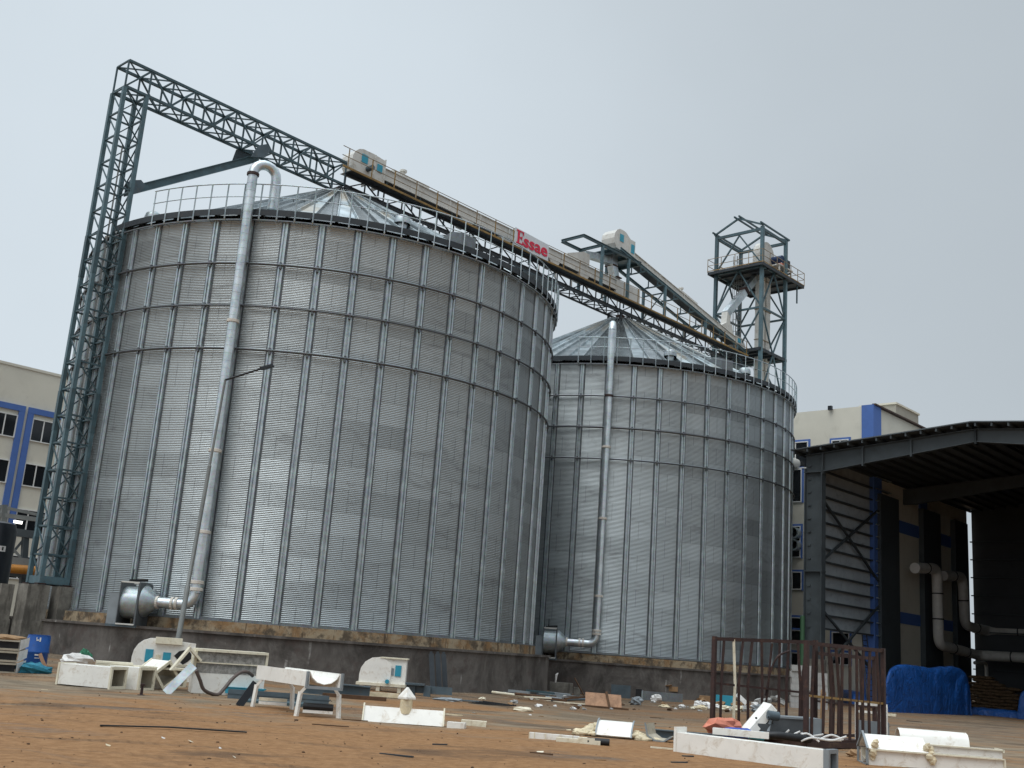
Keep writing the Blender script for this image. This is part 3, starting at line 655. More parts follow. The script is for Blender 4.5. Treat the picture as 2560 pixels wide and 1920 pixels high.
conveyor_run(cv, flat, 2.3, 24.2, 0, 0.34, 24.88, 25.50, 2.4)
b = MB(); b.box(2.2, 24.2, -0.30, 0.30, 24.80, 24.855, W); b.build('return_tray', 'deck_plate', cv)
b = MB()
for k in range(10):
    s = 2.6+k*2.4
    for o in (-0.3, 0.3): b.bar(W(s, o, 24.2), W(s, o, 24.88), 0.07, 0.07)
b.build('stand', 'steel_teal', cv)
b = MB(); hd = [(0.15, 24.55), (2.3, 24.62), (2.3, 25.9), (1.5, 25.98)] + [(0.95+0.78*math.cos(a), 25.22+0.76*math.sin(a)) for a in [math.radians(x) for x in (80, 100, 120, 140, 160, 180, 205, 225)]]
b.prism(hd, -0.5, 0.38, lambda a, c, d: W(a, d, c)); h = b.build('head_housing', 'machine_cream', cv)
for (sa, sb, za, zb) in ((0.75, 1.15, 25.25, 25.70), (1.80, 2.15, 25.12, 25.55)): MB().box(sa, sb, 0.385, 0.41, za, zb, W).build('inspection_panel', 'cyan_panel', cv)
MB().tube([W(1.2, 0.38, 25.0), W(1.2, 0.80, 25.0)], 0.14, 14).build('gear_motor', 'steel_blue_grey', cv, smooth='auto')
b = MB()
for s in (1.62, 2.3): b.box(s-0.03, s+0.03, -0.52, 0.44, 24.4, 25.95, W)
b.build('end_flange', 'machine_cream', cv)
b = MB(); b.box(3.0, 5.6, -0.28, 0.28, 25.52, 25.74, W); b.build('top_cover', 'machine_cream', cv)
MB().lathe([(0.12, 25.70), (0.12, 25.98), (0.20, 25.98), (0.20, 26.08), (0.0, 26.14)], 14, lambda a, bb, c: W(3.9, 0, 0)+Vector((a, bb, c))).build('breather', 'machine_cream', cv, smooth='auto')
for s in (8.0, 11.2, 15.6, 18.5): MB().prism([(s, 24.88), (s+1.1, 24.88), (s+0.8, 24.45), (s+0.4, 24.45)], -0.35, 0.40, lambda a, c, d: W(a, d, c)).build('discharge_gate', 'machine_cream', cv)
MB().prism([(17.4, 25.5), (17.4, 25.75), (19.0, 26.35), (19.6, 26.35), (19.6, 25.5)], -0.3, 0.34, lambda a, c, d: W(a, d, c)).build('inlet_hood', 'machine_cream', cv)
MB().box(22.4, 25.0, -0.42, 0.42, 24.62, 25.55, W).build('tail_box', 'machine_cream', cv)
# sign board with lettering
sg = thing('sign_board', 'white sign board with red letters Essae fixed to the catwalk railing', 'sign', W(13.2, 1.16, 24.2))
MB().add([W(11.7, 1.16, 24.24), W(14.7, 1.16, 24.18), W(14.7, 1.16, 25.19), W(11.7, 1.16, 25.30), W(11.7, 1.13, 24.24), W(14.7, 1.13, 24.18), W(14.7, 1.13, 25.19), W(11.7, 1.13, 25.30)], [(0,1,2,3),(7,6,5,4),(0,4,5,1),(1,5,6,2),(2,6,7,3),(3,7,4,0)]).build('board', 'sign_white', sg)
def text_mesh(txt, bold):
    cu = bpy.data.curves.new('txt', 'FONT'); cu.body = txt; cu.size = 1; cu.extrude = 0.02; cu.offset = bold; cu.resolution_u = 3
    ob = bpy.data.objects.new('txt', cu); COL.objects.link(ob); dg = bpy.context.evaluated_depsgraph_get(); dg.update()
    me = ob.evaluated_get(dg).to_mesh(); b = MB(); b.add([v.co.copy() for v in me.vertices], [tuple(p.vertices) for p in me.polygons])
    bpy.data.objects.remove(ob); return b
try:
    tb = text_mesh('ssae', 0.022); xs = [v.x for v in tb.v]; x0, x1 = min(xs), max(xs)
    b = MB(); b.add([W(12.46+(v.x-x0)/(x1-x0)*2.12, 1.185+v.z*0.5, 24.40+v.y*1.04) for v in tb.v], tb.f)
except Exception: b = MB()
def TE(a, c, d): return W(11.82+a, d, 24.40+c)
for (x0, x1, z0, z1) in ((0, 0.60, 0, 0.07), (0, 0.60, 0.74, 0.81), (0.10, 0.25, 0.07, 0.74), (0.25, 0.46, 0.37, 0.44), (0.42, 0.48, 0.30, 0.51), (0.53, 0.60, 0.07, 0.22), (0.53, 0.60, 0.60, 0.74)):
    b.prism([(x0, z0), (x1, z0), (x1, z1), (x0, z1)], 1.175, 1.20, TE)
b.build('lettering', 'sign_red', sg)

# upper inclined conveyor with its frame
fz = lambda s: 27.85 - 0.187*(s-24.9)
uc = thing('inclined_conveyor', 'cream inclined conveyor rising from the elevator tower above the farther silo', 'conveyor', W(30, 0, 26))
conveyor_run(uc, fz, 23.4, 37.2, 0, 0.34, -0.48, 0.0, 2.3)
b = MB(); b.bar(W(23.4, 0, fz(23.4)-0.53), W(37.2, 0, fz(37.2)-0.53), 0.62, 0.06); b.build('return_tray', 'deck_plate', uc)
b = MB(); cs, cz = 22.55, 28.25
b.prism([(cs+1.0, cz-0.75), (cs+1.15, cz+0.35), (cs+0.5, cz+0.75)] + [(cs+0.75*math.cos(a), cz+0.8*math.sin(a)) for a in [math.radians(x) for x in (80, 105, 130, 155, 180, 205, 230)]], -0.55, 0.5, lambda a, c, d: W(a, d, c)); b.build('head_housing', 'machine_cream', uc)
MB().box(cs-0.15, cs+0.25, 0.505, 0.53, cz-0.05, cz+0.45, W).build('inspection_panel', 'cyan_panel', uc)
b = MB(); b.box(cs+0.9, cs+1.5, -0.45, 0.55, cz-0.75, cz+0.40, W); b.build('drive_box', 'machine_cream', uc)
MB().box(cs+1.05, cs+1.4, 0.555, 0.58, cz-0.5, cz+0.1, W).build('inspection_panel', 'cyan_panel', uc)
MB().prism([(37.2, fz(37.2)-0.55), (38.6, fz(38.6)-0.5), (38.55, fz(38.6)-0.1), (38.1, fz(38.1)+0.25), (37.2, fz(37.2)+0.12)], -0.42, 0.45, lambda a, c, d: W(a, d, c)).build('tail_box', 'machine_cream', uc)
MB().box(37.45, 37.85, 0.455, 0.48, fz(37.6)-0.28, fz(37.6)+0.08, W).build('inspection_panel', 'cyan_panel', uc)
MB().prism([(35.2, fz(35.2)), (37.0, fz(37.0)), (36.75, 26.35), (36.0, 26.35)], -0.36, 0.36, lambda a, c, d: W(a, d, c)).build('inlet_hood', 'machine_cream', uc)
b = MB(); b.bar(W(30.0, 0, fz(30)+0.14), W(32.2, 0, fz(32.2)+0.14), 0.5, 0.26); b.lathe([(0.11, 0), (0.11, 0.3), (0.18, 0.3), (0.18, 0.4), (0, 0.42)], 12, lambda a, bb, c: W(30.4, 0, fz(30.4)+0.2)+Vector((a, bb, c))); b.build('top_cover', 'machine_cream', uc)
uf = thing('conveyor_gantry', 'teal steel portal frame and sloping beams carrying the inclined conveyor', 'frame', W(28, 0, 24.2))
fb = lambda s: fz(s)-0.95
for o in (-0.9, 0.9): MB().ibeam(W(22.0, o, fb(22.0)), W(38.2, o, fb(38.2)), 0.12, 0.2, 0.025).build('sloping_beam', 'steel_teal_light', uf)
b = MB()
for k in range(7):
    s = 25.0+k*2.0; b.bar(W(s, -0.9, fb(s)-0.05), W(s, 0.9, fb(s)-0.05), 0.08); 
    for o in (-0.38, 0.38): b.bar(W(s, o, fb(s)), W(s, o, fz(s)-0.5), 0.06); b.bar(W(s, o, fb(s)+0.05), W(s, o*2.3, fb(s)-0.1), 0.05)
b.build('cross_support', 'steel_teal', uf)
for s, o, zt in ((20.15, 0.9, 27.0), (22.95, 0.9, 27.0), (20.15, -0.9, 27.0), (22.95, -0.9, 27.0), (27.2, 0.9, 0), (27.2, -0.9, 0), (32.3, 0.9, 0), (32.3, -0.9, 0), (36.6, 0.9, 0), (36.6, -0.9, 0)):
    MB().bar(W(s, o, 24.22), W(s, o, zt or fb(s)), 0.16, 0.16, up=NX).build('post', 'steel_teal_light', uf)
b = MB()
for o in (-0.9, 0.9): b.ibeam(W(18.2, o, 27.05), W(24.3, o, 27.12), 0.12, 0.2, 0.025)
for s in (18.25, 20.15, 21.5, 22.95, 24.3): b.ibeam(W(s, -0.9, 27.08), W(s, 0.9, 27.08), 0.12, 0.18, 0.025)
b.box(21.2, 24.3, -0.9, 0.9, 27.19, 27.23, W); b.build('top_platform', 'steel_teal', uf)
for s in (27.2, 32.3): MB().bar(W(s, -0.9, 24.3), W(s, 0.9, fb(s)-0.3), 0.06).bar(W(s, -0.9, fb(s)-0.5), W(s, 0.9, fb(s)-0.5), 0.08).build('brace', 'steel_teal', uf)
# transfer chutes under the upper head
ch = thing('transfer_chute', 'bent galvanised transfer chute between inclined conveyor head and lower conveyor', 'chute', W(21.8, 0, 26))
b = MB(); b.bar(W(22.2, 0.0, 27.5), W(22.25, 0.1, 26.5), 0.55, 0.5); b.bar(W(22.2, 0.1, 26.6), W(22.8, 0.15, 24.9), 0.5, 0.46); b.build('drop_leg', 'galvanised_duct', ch)
b = MB(); b.bar(W(22.1, 0, 26.75), W(20.3, 0.0, 26.55), 0.42, 0.45); b.bar(W(20.3, 0, 26.55), W(19.4, 0, 26.35), 0.40, 0.42); b.build('side_leg', 'galvanised', ch)
b = MB(); b.box(22.0, 22.5, -0.33, 0.4, 26.42, 26.5, W); b.box(22.35, 22.85, -0.2, 0.5, 25.7, 25.76, W); b.build('flange', 'rust_floor', ch)

# elevator tower
E0, E1 = 38.1, 41.7; EO = 2.0; ZE = 34.35
et = thing('elevator_tower', 'square teal steel elevator tower with railed platform behind the farther silo', 'tower', W(39.9, 0, 0))
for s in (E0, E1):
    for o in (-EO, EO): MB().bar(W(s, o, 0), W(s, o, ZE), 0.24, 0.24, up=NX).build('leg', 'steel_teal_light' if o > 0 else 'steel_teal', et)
lev = [5, 9, 13, 17, 20.8, 24.65, 27.9, 31.15]
cor = [(E0, EO), (E1, EO), (E1, -EO), (E0, -EO)]
for k in range(4):
    (sa, oa), (sb, ob) = cor[k], cor[(k+1) % 4]; b = MB()
    for i, z in enumerate(lev):
        b.bar(W(sa, oa, z), W(sb, ob, z), 0.12, 0.14)
        if i:
            zp = lev[i-1]; ms, mo = (sa+sb)/2, (oa+ob)/2
            if i % 2: b.bar(W(sa, oa, zp), W(ms, mo, z), 0.10); b.bar(W(sb, ob, zp), W(ms, mo, z), 0.10)
            else: b.bar(W(sa, oa, z), W(ms, mo, zp), 0.10); b.bar(W(sb, ob, z), W(ms, mo, zp), 0.10)
    # top bay
    ms, mo = (sa+sb)/2, (oa+ob)/2
    if k in (1, 3): b.bar(W(sa, oa, 31.3), W(ms, mo, 34.0), 0.10); b.bar(W(sb, ob, 31.3), W(ms, mo, 34.0), 0.10)
    b.bar(W(sa, oa, 34.15), W(sb, ob, 34.15), 0.14, 0.22)
    b.build('face_bracing', 'steel_teal', et)
b = MB()
for s in (E0-0.15, E1+0.15):
    for o in (-EO-0.15, EO+0.15): b.bar(W(s, o, 34.38), W(s, 0, 35.35), 0.11, 0.13)
for o, z in ((-EO-0.1, 34.5), (EO+0.1, 34.5), (-0.2, 35.4), (0.2, 35.4)): b.bar(W(E0-0.5, o, z), W(E1+0.4, o, z), 0.10, 0.12)
b.build('roof_frame', 'steel_teal', et)
def platform(s0, s1, o0, o1, z, rail, nm):
    b = MB(); b.box(s0, s1, o0, o1, z, z+0.04, W)
    for o in (o0+0.05, o1-0.05): b.bar(W(s0, o, z-0.09), W(s1, o, z-0.09), 0.1, 0.18)
    for i in range(6):
        s = s0+0.05+(s1-s0-0.1)*i/5; b.bar(W(s, o0, z-0.09), W(s, o1, z-0.09), 0.1, 0.16)
    p = b.build(nm, 'deck_plate', et)
    if rail:
        b = MB(); per = [(s0, o1), (s1, o1), (s1, o0), (s0, o0)]
        for k in range(4):
            (sa, oa), (sb, ob) = per[k], per[(k+1) % 4]; n = max(2, round((abs(sb-sa)+abs(ob-oa))/1.1))
            for zz in (0.55, 1.08): b.bar(W(sa, oa, z+zz), W(sb, ob, z+zz), 0.035)
            for i in range(n): b.bar(W(sa+(sb-sa)*i/n, oa+(ob-oa)*i/n, z), W(sa+(sb-sa)*i/n, oa+(ob-oa)*i/n, z+1.08), 0.04)
        b.build('railing', 'rail_brown', p)
        b = MB()
        for k in range(4):
            (sa, oa), (sb, ob) = per[k], per[(k+1) % 4]; b.bar(W(sa, oa, z+0.11), W(sb, ob, z+0.07), 0.03, 0.06)
        b.build('toe_board', 'yellow_worn', p)
platform(37.5, 44.0, -2.4, 2.4, 31.2, True, 'top_platform')
platform(37.9, 41.9, -2.1, 2.1, 24.7, False, 'middle_platform')
MB().bar(W(43.2, 2.2, 31.1), W(43.2, 2.2, 29.6), 0.09).build('hanging_stub', 'steel_teal', et)
b = MB()
for o in (-1.3, -0.85): b.bar(W(40.0, o, 20.0), W(40.0, o, 33.2), 0.05)
for i in range(44): b.bar(W(40.0, -1.3, 20+i*0.3), W(40.0, -0.85, 20+i*0.3), 0.03)
for i in range(12):
    z = 22+i*0.95
    pts = [W(40.0-0.7*math.sin(a), -1.075+0.36*math.cos(a), z) for a in [math.pi*j/8 for j in range(9)]]; b.tube(pts, 0.02, 5)
for a in (0.25, 0.5, 0.75): b.bar(W(40.0-0.7*math.sin(math.pi*a), -1.075+0.36*math.cos(math.pi*a), 22), W(40.0-0.7*math.sin(math.pi*a), -1.075+0.36*math.cos(math.pi*a), 33), 0.03)
b.build('caged_ladder', 'lamp_grey', et)
# bucket elevator
be = thing('bucket_elevator', 'cream bucket elevator with twin legs and domed head inside the elevator tower', 'elevator', W(40.6, 0.7, 0))
for ds in (-0.42, 0.42):
    z = 0.0
    b = MB(); b.box(40.6+ds-0.3, 40.6+ds+0.3, 0.45, 0.95, 0, 31.6, W)
    lg = b.build('trunk_leg', 'machine_cream', be)
    b = MB()
    for i in range(13): b.box(40.6+ds-0.34, 40.6+ds+0.34, 0.41, 0.99, 2+i*2.4, 2.06+i*2.4, W)
    b.build('flange', 'rail_brown', lg)
b = MB(); b.prism([(39.55, 31.6), (41.65, 31.6), (41.65, 32.9)] + [(40.6+1.05*math.cos(a), 32.9+1.15*math.sin(a)) for a in [math.pi*i/10 for i in range(1, 10)]] + [(39.55, 32.9)], 0.35, 1.05, lambda a, c, d: W(a, d, c)); b.build('head_housing', 'machine_cream', be)
MB().tube([W(41.3, 1.1, 32.75), W(41.3, 1.95, 32.75)], 0.28, 16).build('drive_motor', 'motor_blue', be, smooth='auto')
b = MB(); b.tube([W(42.0, 1.2, 32.6), W(42.6, 1.5, 32.4)], 0.26, 12); b.build('gearbox', 'motor_orange', be, smooth='auto')
MB().box(42.6, 43.0, 1.2, 1.7, 32.0, 33.1, W).build('belt_guard', 'black_rubber', be)
b = MB(); b.box(41.0, 43.1, 1.0, 1.9, 32.2, 32.3, W); b.bar(W(41.1, 1.8, 31.3), W(42.9, 1.8, 32.2), 0.1); b.bar(W(42.9, 1.8, 31.3), W(42.9, 1.8, 32.2), 0.1); b.bar(W(41.1, 1.8, 31.3), W(41.1, 1.8, 32.2), 0.1); b.build('drive_stand', 'machine_cream', be)
sp_t = thing('spout', 'galvanised square spout slanting from elevator head down to the inclined conveyor', 'spout', W(38.5, 0.2, 29))
b = MB(); b.bar(W(40.3, 0.5, 31.5), W(38.5, 0.3, 29.5), 0.48, 0.46); b.build('upper_tube', 'galvanised', sp_t)
b = MB(); b.bar(W(38.55, 0.3, 29.55), W(36.45, 0.0, 27.2), 0.52, 0.5); b.build('lower_tube', 'galvanised_duct', sp_t)
b = MB(); b.bar(W(38.62, 0.31, 29.63), W(38.44, 0.29, 29.43), 0.62, 0.6); b.build('flange', 'rust_brown', sp_t)
b = MB(); b.bar(W(36.5, 0, 27.25), W(36.4, 0, 26.3), 0.5, 0.5, up=NX); b.build('drop_box', 'machine_cream', sp_t)

# ------------------------------------------------------------------ buildings
def wbox(b, s0, s1, o0, o1, z0, z1): b.box(s0, s1, o0, o1, z0, z1, W); return b
OL = -30.0
lb = thing('factory_building', 'cream factory building with blue window surrounds behind the left lattice tower', 'building', W(0, -33, 0))
wbox(MB(), -14, 14, -42, OL, -0.5, 17.45).build('wall', 'plaster', lb)
wbox(MB(), -14.05, 14.05, -42.05, OL+0.06, 17.45, 17.62).build('parapet', 'plaster', lb)
def win_l(x0, x1, y0, y1, n, openl=False):
    sa, za = PL(x0, y0, OL); sb, zb = PL(x1, y1, OL); sm0 = PL(x0, (y0+y1)/2, OL)[0]; sm1 = PL(x1, (y0+y1)/2, OL)[0]
    return sm0, sm1, zb, za
def window(root, T, a0, a1, z0, z1, n, mullw=0.07):
    b = MB(); b.box(a0, a1, 0.0, 0.03, z0, z1, T); p = b.build('window', 'dark_glass', root)
    b = MB()
    for (x0, x1, q0, q1) in ((a0-mullw, a1+mullw, z0-mullw, z0), (a0-mullw, a1+mullw, z1, z1+mullw), (a0-mullw, a0, z0, z1), (a1, a1+mullw, z0, z1)): b.box(x0, x1, 0.0, 0.09, q0, q1, T)
    for i in range(1, n): x = a0+(a1-a0)*i/n; b.box(x-mullw/2, x+mullw/2, 0.0, 0.07, z0, z1, T)
    b.build('frame', 'window_frame', p)
TL = lambda a, d, z: W(a, OL+d, z)
sB0 = PL(80, 1070, OL)[0]; sB1 = sB0+2.9; sA1 = PL(36, 1070, OL)[0]; sA0 = sA1-2.9
sv = [PL(x, 1070, OL)[0] for x in (38, 53, 62, 77)]; wA, wB = sv[1]-sv[0], sv[3]-sv[2]; gA, gB = sv[0]-sA1, sB0-sv[3]
zt1 = PL(70, 1040, OL)[1]-0.15; zb1 = PL(66, 1098, OL)[1]
dzw = zt1-(PL(55, 1158, OL)[1])
for i in range(4):
    for a0, a1 in ((sA0, sA1), (sB0, sB1), (sA0-5, sA1-5), (sB0+4.8, sB1+4.8)):
        window(lb, TL, a0, a1, zb1-i*dzw, zt1-i*dzw, 4)
zh = PL(66, 1017, OL)[1]
for a0, a1 in ((sA0, sA1), (sB0, sB1)):
    b = MB(); g_ = max(0.08, gA); b.box(a0-g_-wA, a1+g_+wA, 0.0, 0.14, zh-0.38, zh, TL); b.box(a1+g_, a1+g_+wA, 0.0, 0.135, 0, zh-0.38, TL); b.box(a0-g_-wA, a0-g_, 0.0, 0.135, 0, zh-0.38, TL)
    b.build('blue_surround', 'blue_paint', lb)
# right building
OB = 12.0; SBc = PL(2183, 1300, OB)[0]; ZBr = PL(2182, 1013.5, OB)[1]
rb = thing('factory_building', 'cream factory building with blue corner pilaster rising behind the open shed roof', 'building', W(SBc+5, OB-8, 0))
S_END = PL(2422, 1500, OB)[0]
wbox(MB(), SBc, S_END, -16, OB, -0.5, ZBr).build('wall', 'plaster', rb)
TN = lambda a, d, z: W(SBc-d, a, z)      # face looking back along the axis
pw = OB-PS(2156, 1060, SBc)[0]
b = MB(); b.box(OB-pw, OB+0.12, 0.0, 0.12, -0.5, ZBr+0.03, TN); sx = PL(2197, 1040, OB)[0]; b.box(SBc-0.0, sx+0.1, OB, OB+0.12, -0.5, ZBr+0.03, W); b.build('corner_pilaster', 'blue_paint', rb)
b = MB(); s_e = PL(2293, 1075, OB)[0]; b.box(s_e, s_e+1.2, OB, OB+0.12, 12, ZBr-0.3, W); b.build('blue_pilaster', 'blue_paint', rb)
b = MB(); b.bar(W(SBc, OB+0.1, ZBr+0.06), W(S_END, OB+0.1, ZBr+0.06), 0.25, 0.10); b.build('roof_edge', 'rust_floor', rb)
def wn_(x0, x1, y0, y1, n):
    a0 = PS(x0, (y0+y1)/2, SBc)[0]; a1 = PS(x1, (y0+y1)/2, SBc)[0]; z1 = PS((x0+x1)/2, y0, SBc)[1]; z0 = PS((x0+x1)/2, y1, SBc)[1]
    window(rb, TN, a0, a1, z0, z1, n)
    b = MB(); b.box(a0-0.2, a1+0.2, 0.0, 0.05, z1+0.07, z1+0.2, TN); b.box(a0-0.2, a0-0.07, 0.0, 0.05, z0-0.1, z1+0.07, TN); b.box(a1+0.07, a1+0.2, 0, 0.05, z0-0.1, z1+0.07, TN); b.build('window_surround', 'blue_paint', rb)
for q in ((2082, 2120, 1102, 1150, 2), (1960, 2019, 1108, 1170, 2), (1960, 2003, 1176, 1254, 2), (1960, 2000, 1318, 1392, 2), (1982, 2003, 1432, 1472, 1), (1980, 2012, 1546, 1575, 1), (1980, 2012, 1578, 1608, 1), (1980, 2012, 1634, 1664, 2), (2083, 2122, 1583, 1617, 1), (2083, 2122, 1634, 1660, 2)): wn_(*q)
for z in (1322, 1352):
    P0 = PS(1992, z+12, SBc); b = MB(); b.lathe([(0.30, 0), (0.38, 0.0), (0.38, 0.55), (0.30, 0.55), (0.30, 0.0)], 18, lambda a, bb, c: W(SBc-c, P0[0]+a, P0[1]+bb)); b.build('exhaust_cowl', 'galvanised', rb, smooth='auto')
P0 = PS(1990, 1160, SBc); b = MB(); b.tube([W(SBc, P0[0], P0[1]), W(SBc-0.7, P0[0], P0[1]), W(SBc-0.7, P0[0]-1.0, P0[1])], 0.35, 14); b.build('vent_pipe', 'machine_cream', rb, smooth='auto')
fo, fzv = PS(2079, 1022, SBc); b = MB(); b.box(fo-0.13, fo+0.13, 0.1, 0.3, ZBr-0.1, ZBr+0.18, TN); tag(b.build('floodlight', 'black_plastic', org=W(SBc-0.2, fo, ZBr)), 'small dark floodlight on the parapet of the cream building right of the silos', 'floodlight')
sb = thing('roof_block', 'small grey plaster stair block standing on the cream building roof above the shed', 'roof block', W(SBc+14, 4, ZBr))
q0 = PL(2240, 1045, 6.0); q1 = PL(2293, 1045, 6.0)
wbox(MB(), q0[0], q0[0]+4.5, 3.0, 6.0, ZBr-0.5, PL(2293, 1037, 6.0)[1]).build('block_wall', 'plaster_grey', sb)
wbox(MB(), q0[0]-0.1, q0[0]+4.6, 2.9, 6.1, PL(2293, 1037, 6.0)[1], PL(2293, 1037, 6.0)[1]+0.15).build('block_parapet', 'plaster', sb)
# inner face of the building inside the shed: pilasters and blue bands
b = MB()
for (xa, xb_) in ((2190, 2236), (2298, 2341), (2378, 2410)):
    sa = PL(xa, 1420, OB)[0]; sb2 = PL(xb_, 1420, OB)[0]; b.box(sa, sb2, OB, OB+0.35, -0.2, 13, W)
b.build('pilaster', 'shed_steel', rb)
for ya, yb in ((1297, 1328), (1527, 1556)):
    b = MB(); za = PL(2237, ya, OB)[1]; zb = PL(2237, yb, OB)[1]; sa = PL(2237, 1400, OB)[0]; b.box(sa, S_END-0.02, OB, OB+0.03, zb, za, W); b.build('blue_band', 'blue_paint', rb)

# ------------------------------------------------------------------ open shed
S0 = PL(2046, 1500, OB+0.5)[0]
sh = thing('open_shed', 'dark grey open steel shed with low pitched roof at the right edge', 'shed', W(S0+8, OB+9, 0))
oe, ze = PS(2005, 1131, S0); ok, zk = PS(2440, 1062, S0); o_l = oe-0.35; o_r = 2*ok-o_l
oc0 = PS(2015, 1300, S0)[0]; oc1 = PS(2059, 1300, S0)[0]; SE = PL(2427, 1500, OB)[0]+0.15
zcol = PS(2040, 1180, S0)[1]
b = MB(); f_ = 0.05
b.box(S0-0.25, S0+0.25, oc0, oc0+f_, 2.4, zcol+0.2, W); b.box(S0-0.25, S0+0.25, oc1-f_, oc1, 2.4, zcol+0.2, W); b.box(S0-0.03, S0+0.03, oc0+f_, oc1-f_, 2.4, zcol+0.2, W)
for z in (7.2, zcol-0.05): b.box(S0-0.25, S0+0.24, oc0-0.03, oc1+0.03, z, z+0.05, W)
b.build('column', 'shed_steel', sh)
b = MB(); b.box(S0-0.3, S0+0.3, oc0-0.05, oc1+0.05, -0.4, 2.4, W); b.build('column_base', 'concrete_pier', sh)
b = MB(); dl = 1.2; ow = o_r-(oc1-o_l)   # mirrored column
b.box(S0-0.25, S0+0.25, ow-0.05, ow+1.0, -0.2, zcol+0.2, W); b.build('column', 'shed_steel', sh)
# tapered rafters
zrb0 = PS(2060, 1180, S0)[1]; zrbk = PS(2440, 1106, S0)[1]; zre = ze-0.25; zrk = zk-0.28
for sgn in (1, -1):
    T = (lambda a, c, d: W(d, a, c)) if sgn == 1 else (lambda a, c, d: W(d, 2*ok-a, c))
    b = MB(); b.prism([(oc0, zrb0-0.0), (oc1, zrb0), (ok, zrbk), (ok, zrk), (oc0, zre)], S0-0.02, S0+0.02, T)
    for (p, q) in (((oc1, zrb0), (ok, zrbk)), ((oc0, zre), (ok, zrk))):
        n_ = 0.04; b.prism([p, q, (q[0], q[1]+n_), (p[0], p[1]+n_)], S0-0.18, S0+0.18, T)
    for f in (0.0, 0.28, 0.60, 1.0):
        a = oc1+(ok-oc1)*f; za = zrb0+(zrbk-zrb0)*f; zb = zre+(zrk-zre)*((a-oc0)/(ok-oc0)); b.prism([(a-0.05, za-0.12), (a+0.05, za-0.12), (a+0.05, zb), (a-0.05, zb)], S0-0.19, S0+0.19, T)
    b.build('rafter', 'shed_steel', sh)
    # further rafters inside
    for q in (2,):
        b = MB(); s = S0+q*6.5; b.prism([(oc0, zrb0), (oc1, zrb0), (ok, zrbk), (ok, zrk), (oc0, zre)], s-0.1, s+0.1, T); b.build('rafter', 'shed_steel', sh)
    # roof sheet
    b = MB(); sl = (zk-ze)/(ok-o_l); n_ = 60; so_ = S0-0.75
    a0, a1 = o_l, ok
    b.prism([(a0, ze), (a1, zk), (a1, zk+0.06), (a0, ze+0.06)], so_, SE, T); b.build('roof_sheet', 'shed_roof', sh)
    npur = 13
    for i in range(npur):
        a = a0+0.2+(a1-a0-0.4)*i/(npur-1); z = ze+sl*(a-a0); b = MB(); b.prism([(a-0.04, z-0.20), (a+0.05, z-0.20), (a+0.05, z-0.015), (a-0.04, z-0.015)], so_+0.05, SE, T); b.build('purlin', 'shed_steel', sh)
b = MB(); b.box(S0-0.1, S0+0.02, PS(2640, 1400, S0)[0], o_r, -0.3, ze+0.2, W); b.build('gable_light_block', 'shed_sheet', sh)  # wall added out of view to cut the daylight inside the shed
# left cladding with girts
og = oc0+0.10
zc1 = ze-0.05; zc0 = PL(2100, 1578, OB+0.3)[1]
b = MB(); n_ = int((SBc-S0)/0.16)
for i in range(n_):
    s = S0+0.3+i*0.16; b.add([W(s, og, zc0), W(s+0.08, og, zc0), W(s+0.11, og+0.05, zc0), W(s+0.14, og+0.05, zc0), W(s+0.16, og, zc0), W(s, og, zc1), W(s+0.08, og, zc1), W(s+0.11, og+0.05, zc1), W(s+0.14, og+0.05, zc1), W(s+0.16, og, zc1)], [(j, j+1, j+6, j+5) for j in range(4)])
b.build('cladding', 'shed_sheet', sh)
ng = 14; s_g = PL(2233, 1400, OB+0.3)[0]
for i in range(ng):
    z = zc0+0.05+(zc1-zc0-0.1)*i/(ng-1); MB().box(S0-0.1, s_g, og+0.06, og+0.24, z-0.04, z+0.05, W).build('girt', 'shed_steel', sh)
b = MB()
for (sa, za, sb_, zb) in ((S0+0.3, 12.0, SBc+0.5, 7.4), (S0+0.3, 7.5, SBc+0.5, 12.0), (S0+0.3, 5.6, SBc+0.3, 1.6), (S0+2.0, 2.2, SBc+0.8, 6.2)): b.bar(W(sa, og+0.34, za), W(sb_, og+0.34, zb), 0.12, 0.12)
b.build('wall_brace', 'shed_steel', sh)
for i in range(ng):
    z = zc0+0.05+(zc1-zc0-0.1)*i/(ng-1); MB().box(SBc+0.05, s_g, OB+0.14, OB+0.26, z-0.03, z+0.03, W).build('girt', 'galvanised', sh)  # bright metal puts the light caught by these girt ends into their colour
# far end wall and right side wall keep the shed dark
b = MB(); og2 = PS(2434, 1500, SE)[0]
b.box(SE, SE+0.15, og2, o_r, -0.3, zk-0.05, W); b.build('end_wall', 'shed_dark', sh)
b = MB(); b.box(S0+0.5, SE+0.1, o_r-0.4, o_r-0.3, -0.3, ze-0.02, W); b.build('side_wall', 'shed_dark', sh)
b = MB()
for i in range(9): b.box(SE-0.2, SE-0.02, OB+0.05, o_r, 1.4+i*1.3, 1.48+i*1.3, W)
b.build('end_girt', 'shed_steel', sh)
